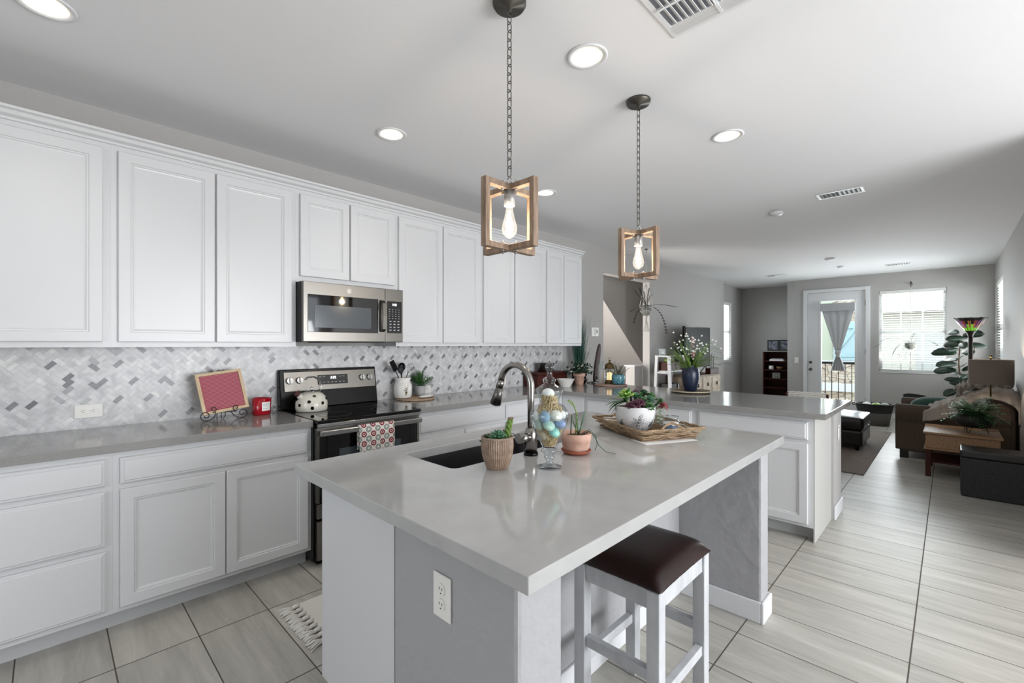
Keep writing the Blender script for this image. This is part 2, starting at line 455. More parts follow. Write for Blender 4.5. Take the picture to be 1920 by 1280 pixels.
# stairwell behind the opening
sbox('wall_stairwell', WALL, (4.6, 8.6, 5.05, 5.15, 0, C), (4.5, 4.6, YW + .12, 5.15, 0, C), (8.5, 8.6, YW + .12, 5.15, 0, C))
g = G(); g.mi = 0   # sloping underside of the upper stair run
Mx = Matrix(((1, 0, 0, 0), (0, 0, 1, 4.15), (0, 1, 0, 0), (0, 0, 0, 1)))
g.prism([(5.73, 2.739), (8.49, .467), (8.49, 2.739)], .895, Mx)
struct(g.out('wall_stair_slope', WALL))
g = G(); g.box(6.55, 6.80, 3.62, 3.78, 0, 1.035); g.mi = 1; g.box(6.535, 6.815, 3.612, 3.80, 1.035, 1.055, .004)
struct(g.out('wall_stair_knee', [WALL, TRIMW]))
# recess wall with window
YR = 3.64
sbox('wall_recess', WALL, (10.06, 10.16, YW + .12, YR + .1, 0, C), (10.16, 10.35, YR, YR + .1, 0, C), (10.35, 11.07, YR, YR + .1, 0, 1.0), (10.35, 11.07, YR, YR + .1, 2.35, C), (11.07, 11.94, YR, YR + .1, 0, C), (11.84, 11.94, 2.39, YR, 0, C), (XF, 11.84, 2.39, 2.49, 0, C))
# far wall with door 1.17..2.13 and window .033.. .963
sbox('wall_far', WALL, (XF, XF + .12, 2.125, 2.39, 0, C), (XF, XF + .12, 1.165, 2.125, 2.45, C), (XF, XF + .12, .963, 1.165, 0, C),
     (XF, XF + .12, .033, .963, 0, .877), (XF, XF + .12, .033, .963, 2.405, C), (XF, XF + .12, -.67, .033, 0, C))
YS = -.55
sbox('wall_right', WALL, (4.3, 9.50, YS - .12, YS, 0, C), (9.50, 10.9, YS - .12, YS, 0, .88), (9.50, 10.9, YS - .12, YS, 2.40, C), (10.9, XF, YS - .12, YS, 0, C))
# unseen side: breakfast area and wall behind the camera with window openings
sbox('wall_breakfast', WALL, (-3.1, .6, -3.7, -3.58, 0, C), (4.1, 4.4, -3.7, -3.58, 0, C), (.6, 4.1, -3.7, -3.58, 0, .45), (.6, 4.1, -3.7, -3.58, 2.45, C), (4.3, 4.42, -3.7, YS - .12, 0, C))
sbox('wall_behind', WALL, (-3.1, -2.98, -3.7, .3, 0, C), (-3.1, -2.98, 2.1, YW, 0, C), (-3.1, -2.98, .3, 2.1, 0, .7), (-3.1, -2.98, .3, 2.1, 2.3, C))


def frame_yz(name, x0, x1, y0, y1, z0, z1, t, bars, m, parent=None):
    g = G()
    g.box(x0, x1, y0, y0 + t, z0, z1); g.box(x0, x1, y1 - t, y1, z0, z1); g.box(x0, x1, y0 + t, y1 - t, z0, z0 + t); g.box(x0, x1, y0 + t, y1 - t, z1 - t, z1)
    for k, v, b in bars:
        if k == 'h': g.box(x0 + .005, x1 - .005, y0 + t, y1 - t, v - b / 2, v + b / 2)
        else: g.box(x0 + .008, x1 - .008, v - b / 2, v + b / 2, z0 + t, z1 - t)
    return g.out(name, m, parent)


# far window
wn = struct(frame_yz('window_1', XF + .06, XF + .11, .033, .963, .877, 2.405, .045, [('h', 1.62, .05), ('h', 2.02, .016), ('h', 1.25, .016), ('v', .35, .016), ('v', .65, .016)], TRIMW))
g = G(); g.box(XF + .08, XF + .086, .07, .93, .91, 2.37); g.out('window_pane', PANE, wn)
g = G(); g.box(XF - .015, XF + .06, .033, .963, .857, .877, .004); g.out('window_sill', TRIMW, wn)
# side window (right wall)
g = G(); y = YS - .09
for b in ((9.50, 9.545, y, y + .04, .88, 2.40), (10.855, 10.9, y, y + .04, .88, 2.40), (9.5, 10.9, y, y + .04, .88, .925), (9.5, 10.9, y, y + .04, 2.355, 2.40), (9.5, 10.9, y, y + .04, 1.61, 1.66)): g.box(*b)
wn2 = struct(g.out('window_2', TRIMW))
g = G(); g.box(9.54, 10.86, y + .015, y + .021, .92, 2.36); g.out('window_pane', PANE, wn2)
# recess window
g = G(); y = YR + .04
for b in ((10.35, 10.39, y, y + .04, 1.0, 2.35), (11.03, 11.07, y, y + .04, 1.0, 2.35), (10.35, 11.07, y, y + .04, 1.0, 1.04), (10.35, 11.07, y, y + .04, 2.31, 2.35), (10.35, 11.07, y, y + .04, 1.66, 1.70)): g.box(*b)
wn3 = struct(g.out('window_3', TRIMW))
g = G(); g.box(10.38, 11.04, y + .015, y + .021, 1.03, 2.32); g.out('window_pane', PANE, wn3)
# unseen windows' frames
g = G()
for x in (.6, 1.75, 2.9, 4.04): g.box(x, x + .06, -3.68, -3.62, .45, 2.45)
g.box(.6, 4.1, -3.68, -3.62, .45, .51); g.box(.6, 4.1, -3.68, -3.62, 2.39, 2.45); struct(g.out('window_4', TRIMW))

# balcony door with glass and its casing
g = G(); g.box(XF - .02, XF, 2.125, 2.195, 0, 2.515, .004); g.box(XF - .02, XF, 1.095, 1.165, 0, 2.515, .004); g.box(XF - .02, XF, 1.165, 2.125, 2.45, 2.515, .004)
struct(g.out('trim_1', TRIMW))
g = G(); x0 = XF + .02; x1 = XF + .065
g.box(x0, x1, 1.17, 1.335, .01, 2.445); g.box(x0, x1, 1.885, 2.12, .01, 2.445); g.box(x0, x1, 1.335, 1.885, .01, .24); g.box(x0, x1, 1.335, 1.885, 2.27, 2.445)
g.panel((x0, 1.30, .20), (0, 1, 0), (-1, 0, 0), .035, 2.1, [(0, 0), (0, .008), (.008, .010)])
g.panel((x0, 1.885, .20), (0, 1, 0), (-1, 0, 0), .035, 2.1, [(0, 0), (0, .008), (.008, .010)])
door = struct(g.out('door_1', TRIMW))
g = G(); g.box(XF + .04, XF + .046, 1.335, 1.885, .24, 2.27); g.out('glass_pane', PANE, door)
g = G(); g.cyl((x0, 2.07, .877), (x0 - .05, 2.07, .877), .012); g.sph((x0 - .06, 2.07, .877), .028, (.8, 1, 1)); g.cyl((x0, 2.07, .877), (x0 - .008, 2.07, .877), .03); g.out('door_knob', DKMETAL, door)
g = G(); g.cyl((x0, 2.07, 1.02), (x0 - .02, 2.07, 1.02), .028); g.out('deadbolt', DKMETAL, door)
g = G()
for z in (.3, 1.25, 2.2): g.cyl((x0 - .005, 1.168, z - .05), (x0 - .005, 1.168, z + .05), .008)
g.out('hinge', DKMETAL, door)

# baseboards
g = G(); g.box(XF - .015, XF, -.55, 1.095, 0, .10, .003); g.box(XF - .015, XF, 2.195, 2.49, 0, .10, .003); struct(g.out('baseboard_far', TRIMW))
g = G(); g.box(4.3, XF - .015, YS, YS + .015, 0, .10, .003); struct(g.out('baseboard_right', TRIMW))
g = G(); g.box(6.82, 10.16, YW - .015, YW, 0, .10, .003); g.box(4.76, 5.437, YW - .015, YW, 0, .10, .003); struct(g.out('baseboard_kitchen', TRIMW))

# ------------------------------------------------------------ backsplash herringbone marble mosaic
bm = bmesh.new(); lay = bm.faces.layers.float_color.new('col'); rr = random.Random(3)
W = .0245; x_lo, x_hi, z_lo, z_hi = -1.6, 4.50, K, 1.375
cs = math.cos(PI / 4)


def rot(u, v): return (u * cs - v * cs, u * cs + v * cs)


for i in range(-80, 290):
    for j in range(-210, 170):
        k = (i - j) % 4
        if k == 0: q = (i, j, i + 2, j + 1)
        elif k == 3: q = (i, j, i + 1, j + 2)
        else: continue
        cx, cz = rot((q[0] + q[2]) / 2 * W, (q[1] + q[3]) / 2 * W)
        if not (x_lo - .05 < cx < x_hi + .05 and z_lo - .05 < cz < z_hi + .05): continue
        e = .0006; a0, b0, a1, b1 = q[0] * W + e, q[1] * W + e, q[2] * W - e, q[3] * W - e
        pts = [rot(a, b) for a, b in ((a0, b0), (a1, b0), (a1, b1), (a0, b1))]
        f = bm.faces.new([bm.verts.new((a, YW - .008, b)) for a, b in pts])
        h = rr.random(); m_ = (i - j) // 4; reg = k == 0 and (j + 2 * m_ + 3 * (m_ % 2)) % 6 == 0
        if cx < 1.5: reg = (reg and rr.random() < .6) or (k == 3 and rr.random() < .05)
        if h < .004 or (reg and h < .7): c = rr.uniform(.15, .27); c = (c, c, c * 1.06, 1)
        elif h < .035 or reg: c = rr.uniform(.36, .48); c = (c, c, c * 1.03, 1)
        elif h < .12: c = (.75, .745, .73, 1)
        else: c = rr.uniform(.60, .67); c = (c, c, c * 1.01, 1)
        f[lay] = c
for co, no in (((x_lo, 0, 0), (-1, 0, 0)), ((x_hi, 0, 0), (1, 0, 0)), ((0, 0, z_lo), (0, 0, -1)), ((0, 0, z_hi), (0, 0, 1))):
    bmesh.ops.bisect_plane(bm, geom=bm.verts[:] + bm.edges[:] + bm.faces[:], plane_co=co, plane_no=no, clear_outer=True)
me = bpy.data.meshes.new('backsplash'); bm.to_mesh(me); bm.free(); me.materials.append(attrmat('marble_mosaic', .3))
bs = bpy.data.objects.new('trim_2', me); COL.objects.link(bs); struct(bs)
g = G(); g.box(x_lo, x_hi, YW - .0075, YW, z_lo, z_hi); g.out('grout_backing', mat('grout', 'b9b9b8', .8), bs)

# ============================================================ CABINETS
DOORP = [(0, 0), (0, .017), (.003, .020), (.050, .020), (.053, .015), (.060, .015), (.063, .011), (.070, .0095)]
DRAWP = [(0, 0), (0, .012), (.006, .016), (.012, .016), (.016, .020)]


def wall_unit(x0, x1, z0, z1, doors, label):
    t = T('wall_cabinet', label, 'cabinet', ((x0 + x1) / 2, 3.33, z0), group='white wall cabinets')
    g = G(); g.box(x0 + .0001, x1 - .0001, 3.17, YW - .001, z0, z1); g.out('cabinet_body', CABW, t, True)
    for a, b, c, d in doors:
        g = G(); g.panel((a, 3.1695, c), (1, 0, 0), (0, -1, 0), b - a, d - c, DOORP); g.out('cabinet_door', CABW, t, True)
    return t


ZT = 2.41
wall_unit(-1.14, -.261, 1.372, 2.44, [(-1.12, -.71, 1.40, ZT), (-.70, -.29, 1.40, ZT)], 'white two-door wall cabinet at the far left end of the row')
wall_unit(-.261, .229, 1.372, 2.44, [(-.235, .197, 1.40, ZT)], 'white single-door wall cabinet over the wall outlet, leftmost in view')
wall_unit(.229, 1.167, 1.372, 2.44, [(.259, .695, 1.40, ZT), (.705, 1.136, 1.40, ZT)], 'white two-door wall cabinet just left of the microwave')
wall_unit(1.167, 1.935, 1.812, 2.44, [(1.191, 1.538, 1.853, ZT), (1.547, 1.91, 1.853, ZT)], 'short white two-door wall cabinet directly above the microwave')
wall_unit(1.935, 2.841, 1.372, 2.44, [(1.952, 2.384, 1.40, ZT), (2.392, 2.815, 1.40, ZT)], 'white two-door wall cabinet just right of the microwave')
wall_unit(2.841, 3.779, 1.372, 2.44, [(2.865, 3.28, 1.40, ZT), (3.295, 3.755, 1.40, ZT)], 'white two-door wall cabinet seen behind the near pendant lamp')
wall_unit(3.779, 4.46, 1.372, 2.44, [(3.800, 4.095, 1.40, ZT), (4.103, 4.44, 1.40, ZT)], 'white two-door wall cabinet at the right end beside the tall grass')
# crown moulding along the top
prof = [(3.165, 2.440), (3.158, 2.440), (3.158, 2.452), (3.140, 2.462), (3.132, 2.478), (3.118, 2.484), (3.118, 2.496), (3.20, 2.496), (3.20, 2.440)]
Mc = Matrix(((0, 0, 1, -1.16), (1, 0, 0, 0), (0, 1, 0, 0), (0, 0, 0, 1)))
g = G(); g.prism(prof, 5.63, Mc)
g.box(4.40, 4.485, 3.19, YW - .001, 2.452, 2.496)
g.box(-1.16, 4.464, 3.20, YW - .001, 2.441, 2.4505)
tag(g.out('crown_molding', CABW), 'long white crown molding running along the tops of the wall cabinets', 'molding')


def base_unit(x0, x1, fronts, label, rng=True):
    t = T('base_cabinet', label, 'cabinet', ((x0 + x1) / 2, 3.2, 0), group='white base cabinets on the range wall')
    g = G(); g.box(x0 + .0001, x1 - .0001, 2.87, YW - .001, .10, .873); g.out('cabinet_body', CABW, t, True)
    g = G(); g.box(x0 + .0001, x1 - .0001, 2.955, YW - .1, 0, .10); g.out('toe_kick', TOE, t, True)
    for k, a, b, c, d in fronts:
        g = G(); g.panel((a, 2.8695, c), (1, 0, 0), (0, -1, 0), b - a, d - c, DOORP if k == 'd' else DRAWP); g.out('cabinet_door' if k == 'd' else 'drawer', CABW, t, True)


base_unit(-1.14, -.261, [('w', -1.11, -.29, .716, .842), ('d', -1.11, -.71, .124, .69), ('d', -.70, -.29, .124, .69)], 'white base cabinet at the left end of the range wall')
base_unit(-.261, .216, [('w', -.235, .190, .716, .842), ('w', -.235, .190, .432, .690), ('w', -.235, .190, .124, .406)], 'white three-drawer base cabinet below the wall outlet')
base_unit(.216, 1.148, [('w', .241, 1.124, .716, .842), ('d', .241, .679, .124, .69), ('d', .684, 1.124, .124, .69)], 'white base cabinet left of the range, one wide drawer over two doors')
base_unit(1.907, 2.856, [('w', 1.935, 2.835, .716, .842), ('d', 1.935, 2.38, .124, .69), ('d', 2.39, 2.835, .124, .69)], 'white base cabinet immediately right of the range')
base_unit(2.856, 3.70, [('w', 2.868, 3.60, .716, .842), ('d', 2.868, 3.60, .124, .69)], 'white base cabinet in the corner behind the faucet')


def pen_unit(y0, y1, fronts, label):
    t = T('base_cabinet', label, 'cabinet', (4.0, (y0 + y1) / 2, 0), group='white base cabinets of the peninsula')
    g = G(); g.box(3.722, 4.325, y0 + .0001, y1 - .0001, .10, .873); g.out('cabinet_body', CABW, t, True)
    g = G(); g.box(3.81, 4.325, y0 + .0001, y1 - .0001, 0, .10); g.out('toe_kick', TOE, t, True)
    for k, a, b, c, d in fronts:
        g = G(); g.panel((3.7215, a, c), (0, 1, 0), (-1, 0, 0), b - a, d - c, DOORP if k == 'd' else DRAWP); g.out('cabinet_door' if k == 'd' else 'drawer', CABW, t, True)
    return t


t = pen_unit(.68, 1.501, [('w', .712, 1.475, .716, .842), ('d', .712, 1.085, .124, .69), ('d', 1.095, 1.475, .124, .69)], 'white peninsula cabinet at the open floor end, drawer over two doors')
g = G(); g.box(3.722, 4.325, .672, .680, 0, .873); g.out('end_panel', mat('end_panel_greige', 'bcbbb7', .5), t, True)
pen_unit(1.501, 2.60, [('w', 1.53, 2.57, .716, .842), ('d', 1.53, 2.04, .124, .69), ('d', 2.05, 2.57, .124, .69)], 'white peninsula cabinet behind the wicker tray, below the navy vase')
g = G(); g.box(3.722, 4.325, 2.602, 3.488, 0, .873); g.box(3.702, 3.722, 2.602, 2.868, .1, .873)
tag(g.out('corner_cabinet', CABW), 'white blank corner cabinet where range run and peninsula meet', 'cabinet')
# peninsula knee wall (drywall) with return end
g = G(); g.box(4.327, 4.44, .655, 3.488, 0, .873); g.box(4.44, 4.66, .655, .80, 0, .873)
t = tag(g.out('knee_wall', WALL), 'grey painted knee wall carrying the far side of the peninsula counter', 'wall')
g = G(); g.box(4.327, 4.675, .641, .655, 0, .105, .004); g.box(4.66, 4.675, .655, .80, 0, .105, .004); g.out('baseboard', TRIMW, t)

# ------------------------------------------------------------ counters
def slab(name, polys, z0, z1, m, bev=.003):
    g = G(); bm = g.bm
    for poly in polys:
        A = [bm.verts.new((x, y, z0)) for x, y in poly]; f = bm.faces.new(A)
        r = bmesh.ops.extrude_face_region(bm, geom=[f]); vs_ = [v for v in r['geom'] if isinstance(v, bmesh.types.BMVert)]
        bmesh.ops.translate(bm, vec=(0, 0, z1 - z0), verts=vs_)
    bmesh.ops.recalc_face_normals(bm, faces=bm.faces)
    if bev: bmesh.ops.bevel(bm, geom=bm.edges[:], offset=bev, segments=2, profile=.5, affect='EDGES')
    return g.out(name, m)


YC = 2.83
tag(slab('countertop', [[(-1.15, YC), (1.147, YC), (1.147, YW - .009), (-1.15, YW - .009)]], .874, K, QUARTZ), 'grey quartz countertop left of the range under the letter board', 'countertop')
tag(slab('countertop', [[(1.908, YC), (3.655, YC), (3.655, .597), (4.735, .597), (4.735, YW - .009), (1.908, YW - .009)]], .874, K, QUARTZ), 'L-shaped grey quartz countertop right of the range and over the peninsula', 'countertop')

# island top with sink cut-out
g = G(); bm = g.bm
X0, X1, Y0, Y1 = .678, 2.645, .612, 1.855
sx0, sx1, sy0, sy1 = 1.07, 1.83, 1.345, 1.70


def rr_rect(x0, x1, y0, y1, r, n=5):
    o = []
    for cx, cy, a in ((x1 - r, y1 - r, 0), (x0 + r, y1 - r, 90), (x0 + r, y0 + r, 180), (x1 - r, y0 + r, 270)):
        for k in range(n + 1): th = R(a + 90 * k / n); o.append((cx + r * math.cos(th), cy + r * math.sin(th)))
    return o


hole = rr_rect(sx0, sx1, sy0, sy1, .03)
outer = [(X1, Y1), (X0, Y1), (X0, Y0), (X1, Y0)]


def holed(bm, outer, hole, z):
    O_ = [bm.verts.new((x, y, z)) for x, y in outer]; H_ = [bm.verts.new((x, y, z)) for x, y in hole]; n = len(hole) // 4
    for q in range(4):
        seg = H_[q * n:(q + 1) * n]
        for a, b in zip(seg, seg[1:]): bm.faces.new([O_[q], b, a])
        nx = H_[((q + 1) * n) % len(H_)]; bm.faces.new([O_[q], O_[(q + 1) % 4], nx, seg[-1]])
    return O_, H_


Ot, Ht = holed(bm, outer, hole, K); Ob, Hb = holed(bm, outer, hole, .874)
for A, B in ((Ot, Ob), (Ht, Hb)):
    for i in range(len(A)): bm.faces.new([A[i], A[(i + 1) % len(A)], B[(i + 1) % len(A)], B[i]])
bmesh.ops.recalc_face_normals(bm, faces=bm.faces)
ed = [e for e in bm.edges if e.is_valid and len(e.link_faces) == 2 and e.calc_face_angle() > 1.2]
bmesh.ops.bevel(bm, geom=ed, offset=.0025, segments=2, profile=.5, affect='EDGES')
tag(g.out('island_countertop', QUARTZ_I), 'pale grey quartz slab top of the kitchen island with sink cut-out', 'countertop')
# sink
g = G(); bm = g.bm
a = rr_rect(sx0 - .012, sx1 + .012, sy0 - .012, sy1 + .012, .035); b = rr_rect(sx0 + .0, sx1 - .0, sy0 + .0, sy1 - .0, .03); c = rr_rect(sx0 + .012, sx1 - .012, sy0 + .012, sy1 - .012, .05)
L3 = [[bm.verts.new((x, y, z)) for x, y in P] for P, z in ((a, .8735), (b, .8735), (c, .68), (a, .655))]
n = len(a)
for i in range(n):
    j = (i + 1) % n
    for A, B in ((L3[0], L3[1]), (L3[1], L3[2]), (L3[0], L3[3])): bm.faces.new([A[i], A[j], B[j], B[i]])
bm.faces.new(L3[2]); bm.faces.new(L3[3])
sk = g.out('sink', BLKSINK); tag(sk, 'black composite undermount sink set in the island', 'sink')
g = G(); g.cyl((1.45, 1.52, .6805), (1.45, 1.52, .686), .045, n=24); g.out('drain', CHROME, sk)

# ------------------------------------------------------------ island body
isl = T('kitchen_island', 'kitchen island base, white cabinet side and grey textured end walls with baseboard', 'island', (1.65, 1.25, 0))
g = G(); g.box(.742, 1.04, 1.226, 1.74, .10, .8735); g.box(1.86, 2.59, 1.226, 1.74, .10, .8735)
g.box(1.04, 1.86, 1.226, 1.30, .1, .8735); g.box(1.04, 1.86, 1.722, 1.74, .1, .8735); g.box(1.04, 1.86, 1.30, 1.722, .1, .62); g.out('cabinet_body', CABW, isl, True)
g = G(); g.box(.742, .758, 1.7405, 1.7485, .1, .8735); g.box(.742, 2.59, 1.226, 1.68, 0, .10); g.out('toe_kick', CABW, isl, True)
for x in (.775, 1.23, 1.69, 2.145):
    g = G(); g.panel((x + .43, 1.7405, .124), (-1, 0, 0), (0, 1, 0), .43, .56, DOORP); g.out('cabinet_door', CABW, isl, True)
    g = G(); g.panel((x + .43, 1.7405, .716), (-1, 0, 0), (0, 1, 0), .43, .126, DRAWP); g.out('drawer', CABW, isl, True)
WALLT = mat('island_wall_paint', 'a2a2a4', .6, bump=.8, bscale=16)
g = G(); g.box(.740, .905, .70, 1.2255, 0, .8735, .012); g.box(.905, 2.47, 1.09, 1.2255, 0, .8735); g.box(2.47, 2.59, .67, 1.2255, 0, .8735, .012); g.out('support_wall', WALLT, isl, True)
g = G(); g.box(.905, 2.47, 1.076, 1.09, 0, .105, .004); g.box(2.456, 2.47, .67, 1.076, 0, .105, .004); g.box(2.456, 2.604, .656, .67, 0, .105, .004); g.box(2.59, 2.604, .67, 1.2, 0, .105, .004)
g.box(.905, .919, .70, 1.076, 0, .105, .004); g.box(.726, .919, .686, .70, 0, .105, .004); g.box(.726, .74, .70, 1.226, 0, .105, .004)
g.out('baseboard', TRIMW, isl, True)


# ------------------------------------------------------------ outlets and switches
def outlet(M, label, horiz=False, cat='outlet', name='wall_outlet'):
    # local: plate in xz facing -y
    t = T(name, label, cat); t.matrix_world = M
    w_, h_ = (.118, .075) if horiz else (.075, .118)
    g = G(); g.box(-w_ / 2, w_ / 2, -.006, -.0005, -h_ / 2, h_ / 2, .002); g.out('cover_plate', CERW, t)
    if cat == 'switch':
        g = G(); g.box(-.017, .017, -.010, -.006, -.034, .034, .002); g.out('rocker', CERW, t); return t
    for s in (-1, 1):
        dx, dz = (s * .02, 0) if horiz else (0, s * .02)
        g = G(); g.cyl((dx, -.006, dz), (dx, -.009, dz), .0165, n=20); so = g.out('socket', CERW, t)
        g = G()
        for q in (-1, 1):
            if horiz: g.box(dx - .0035, dx + .0035, -.0096, -.009, q * .006 - .001, q * .006 + .001)
            else: g.box(q * .006 - .001, q * .006 + .001, -.0096, -.009, dz - .0035 + .003, dz + .0035 + .003)
        g.cyl((dx - (.009 if horiz else 0), -.009, dz - (0 if horiz else .009)), (dx - (.009 if horiz else 0), -.0096, dz - (0 if horiz else .009)), .0022, n=8)
        g.out('slots', PRINTINK, so)
    return t


outlet(Matrix.Translation((.160, YW - .009, 1.012)), 'white horizontal outlet on the backsplash at far left', True)
outlet(Matrix.Translation((3.45, YW - .009, 1.01)), 'white outlet on the backsplash behind the faucet arch')
outlet(Matrix.Translation((2.435, YW - .009, .975)), 'white horizontal outlet low on the backsplash right of the potted greenery', True)
outlet(Matrix.Translation((.7395, .975, .71)) @ Matrix.Rotation(R(-90), 4, 'Z'), 'white outlet on the grey end wall of the island')
outlet(Matrix.Translation((4.53, .6545, .66)), 'white outlet on the end of the peninsula wall')
outlet(Matrix.Translation((XF - .0005, 2.32, 1.06)) @ Matrix.Rotation(R(-90), 4, 'Z'), 'white light switch left of the balcony door', cat='switch', name='light_switch')
t = T('thermostat', 'white wall thermostat right of the tall grass', 'thermostat', (5.22, YW - .0005, 1.56))
g = G(); g.box(-.085, .085, -.01, 0, -.06, .06, .003); g.out('back_plate', CERW, t)
g = G(); g.box(-.005, .06, -.02, -.01, -.042, .042, .003); g.out('housing', CERW, t)
g = G(); g.box(.012, .048, -.0215, -.02, -.02, .03); g.out('display', mat('grey_lcd', '7c8280', .3), t)

# ============================================================ RANGE
rg = T('range', 'freestanding stainless steel range with black glass cooktop between the base cabinets', 'range', (1.528, 3.1, 0))
XA, XB = 1.150, 1.905
g = G(); g.box(XA, XB, 2.84, 3.46, .03, .895); g.box(XA + .03, XA + .08, 2.86, 2.9, 0, .03); g.box(XB - .08, XB - .03, 2.86, 2.9, 0, .03); g.out('body', BLACK, rg, True)
g = G(); g.box(XA, XB, 2.775, 3.42, .895, .918, .004); ck = g.out('cooktop', BLKGLASS, rg, True)
g = G()
for bx, by, r in ((1.34, 3.24, .085), (1.71, 3.24, .085), (1.34, 2.97, .11), (1.71, 2.97, .09)):
    g.lathe([(r, 0), (r, .0004), (r - .003, .0004), (r - .003, 0)], (bx - 1.528, by - 3.1, .9182), 40)
g.out('burner_marks', mat('burner_grey', '3a3a3c', .3), ck)
g = G(); Mb = Matrix.Translation((0, 3.40, .918)) @ Matrix.Rotation(R(-9), 4, 'X')
g.box(XA, XB, 0, .07, 0, .29, .006, Mb); g.out('backguard', BLACK, rg, True)
g = G(); g.box(XA + .028, XB - .012, -.006, .0, .125, .272, .004, Mb); bgp = g.out('control_panel', STEEL, rg, True)
g = G(); g.box(1.42, 1.655, -.008, -.006, .165, .238, .003, Mb); g.out('display_panel', BLKGLASS, rg, True)
# digits 2:29
SEG = {'2': 'abged', '9': 'abcdfg', '0': 'abcdef', '3': 'abgcd'}


def digits(g, txt, M, h=.018, w=.009, gap=.013):
    x = 0
    for ch in txt:
        if ch == ':':
            for zz in (h * .3, h * .7): g.box(x, x + .0015, -.0006, 0, zz - .0008, zz + .0008, 0, M)
            x += .005; continue
        t_ = .0016
        S = {'a': (0, w, h - t_, h), 'd': (0, w, 0, t_), 'g': (0, w, h / 2 - t_ / 2, h / 2 + t_ / 2), 'f': (0, t_, h / 2, h), 'e': (0, t_, 0, h / 2), 'b': (w - t_, w, h / 2, h), 'c': (w - t_, w, 0, h / 2)}
        for k in SEG[ch]: a, b, c, d = S[k]; g.box(x + a, x + b, -.0006, 0, c, d, 0, M)
        x += gap


g = G(); digits(g, '2:29', Mb @ Matrix.Translation((1.52, -.0082, .207))); g.out('clock_digits', LED, rg, True)
g = G()
for i in range(7):
    g.box(1.43 + i * .031, 1.444 + i * .031, -.0086, -.008, .180, .184, 0, Mb)
for i in (0, 1, 5, 6): g.box(1.43 + i * .031, 1.446 + i * .031, -.0086, -.008, .222, .2245, 0, Mb)
g.out('key_legends', LEGEND, rg, True)
for kx in (1.215, 1.285, 1.775, 1.84):
    g = G(); p0 = Mb @ Vector((kx, -.006, .205)); p1 = Mb @ Vector((kx, -.028, .205)); g.cyl(p0, p1, .0255, .022, 24); g.box(kx - .004, kx + .004, -.037, -.026, .184, .226, .002, Mb)
    g.out('knob', CHROME, rg, True)
# oven door, handle, drawer
g = G(); g.box(XA + .004, XB - .004, 2.805, 2.84, .40, .868, .004); dr = g.out('oven_door', BLKGLASS, rg, True)
g = G(); g.box(XA + .004, XB - .004, 2.800, 2.806, .815, .868, .002); g.box(XA + .004, XA + .022, 2.800, 2.806, .40, .815); g.box(XB - .022, XB - .004, 2.80, 2.806, .40, .815); g.out('door_trim', STEEL, rg, True)
g = G(); g.box(1.30, 1.75, 2.802, 2.805, .50, .72); g.out('oven_window', OVENWIN, rg, True)
g = G(); g.box(XA + .01, XB - .01, 2.745, 2.768, .822, .856, .006); g.box(XA + .02, XA + .05, 2.768, 2.802, .828, .850); g.box(XB - .05, XB - .02, 2.768, 2.802, .828, .850); g.out('oven_handle', CHROME, rg, True)
g = G(); g.box(XA + .01, XB - .01, 2.802, 2.84, .302, .392, .003); g.out('lower_trim', STEEL, rg, True)
g = G(); g.box(XA + .01, XB - .01, 2.800, 2.84, .045, .288, .004); g.out('storage_drawer', STEEL, rg, True)
g = G(); g.box(XA + .006, XB - .006, 2.778, 2.802, .872, .894, .002); g.out('vent_trim', CHROME, rg, True)

# dish towel hung over the oven handle
TW = bpy.data.materials.new('print_towel'); TW.use_nodes = True; N = TW.node_tree.nodes; L = TW.node_tree.links; b = N['Principled BSDF']; b.inputs['Roughness'].default_value = .9
tc = N.new('ShaderNodeTexCoord'); sp = N.new('ShaderNodeSeparateXYZ'); L.new(tc.outputs['Object'], sp.inputs[0])


def mth(op, a, b2=0):
    n = N.new('ShaderNodeMath'); n.operation = op
    for i, v in ((0, a), (1, b2)):
        if isinstance(v, (int, float)): n.inputs[i].default_value = v
        else: L.new(v, n.inputs[i])
    return n.outputs[0]


def cell(v, s, off=0.0): return mth('SUBTRACT', mth('FRACT', mth('ADD', mth('DIVIDE', v, s), off + 50)), .5)


def radial(sx_, sz_, ox, oz):
    u = mth('MULTIPLY', cell(sp.outputs[0], sx_, ox), sx_); v = mth('MULTIPLY', cell(sp.outputs[2], sz_, oz), sz_)
    return mth('SQRT', mth('ADD', mth('MULTIPLY', u, u), mth('MULTIPLY', v, v))), u, v


r1, u1, v1 = radial(.066, .062, 0, 0); r2, u2, v2 = radial(.066, .062, .5, .5)
red = mth('MULTIPLY', mth('LESS_THAN', r1, .019), mth('GREATER_THAN', mth('ABSOLUTE', mth('SUBTRACT', r1, .008)), .0018))
gry = mth('LESS_THAN', mth('ABSOLUTE', mth('SUBTRACT', r2, .014)), .007)
m1 = N.new('ShaderNodeMix'); m1.data_type = 'RGBA'; L.new(gry, m1.inputs[0]); m1.inputs[6].default_value = lin('d9d4cc'); m1.inputs[7].default_value = lin('8f9490')
m2 = N.new('ShaderNodeMix'); m2.data_type = 'RGBA'; L.new(red, m2.inputs[0]); L.new(m1.outputs[2], m2.inputs[6]); m2.inputs[7].default_value = lin('7b1c2e')
L.new(m2.outputs[2], b.inputs['Base Color'])
g = G(); bm = g.bm; path = [(2.772, .70), (2.775, .80), (2.772, .848), (2.765, .862), (2.752, .863), (2.741, .855), (2.736, .80), (2.734, .70), (2.735, .60), (2.738, .52)]
rows = []
for (yy, zz) in path:
    rows.append([bm.verts.new((x - 1.535, yy - 2.75 + .0025 * math.sin(40 * x + zz * 9) * (1 if yy < 2.74 else 0), zz - .52)) for x in [1.405 + i * .0255 for i in range(11)]])
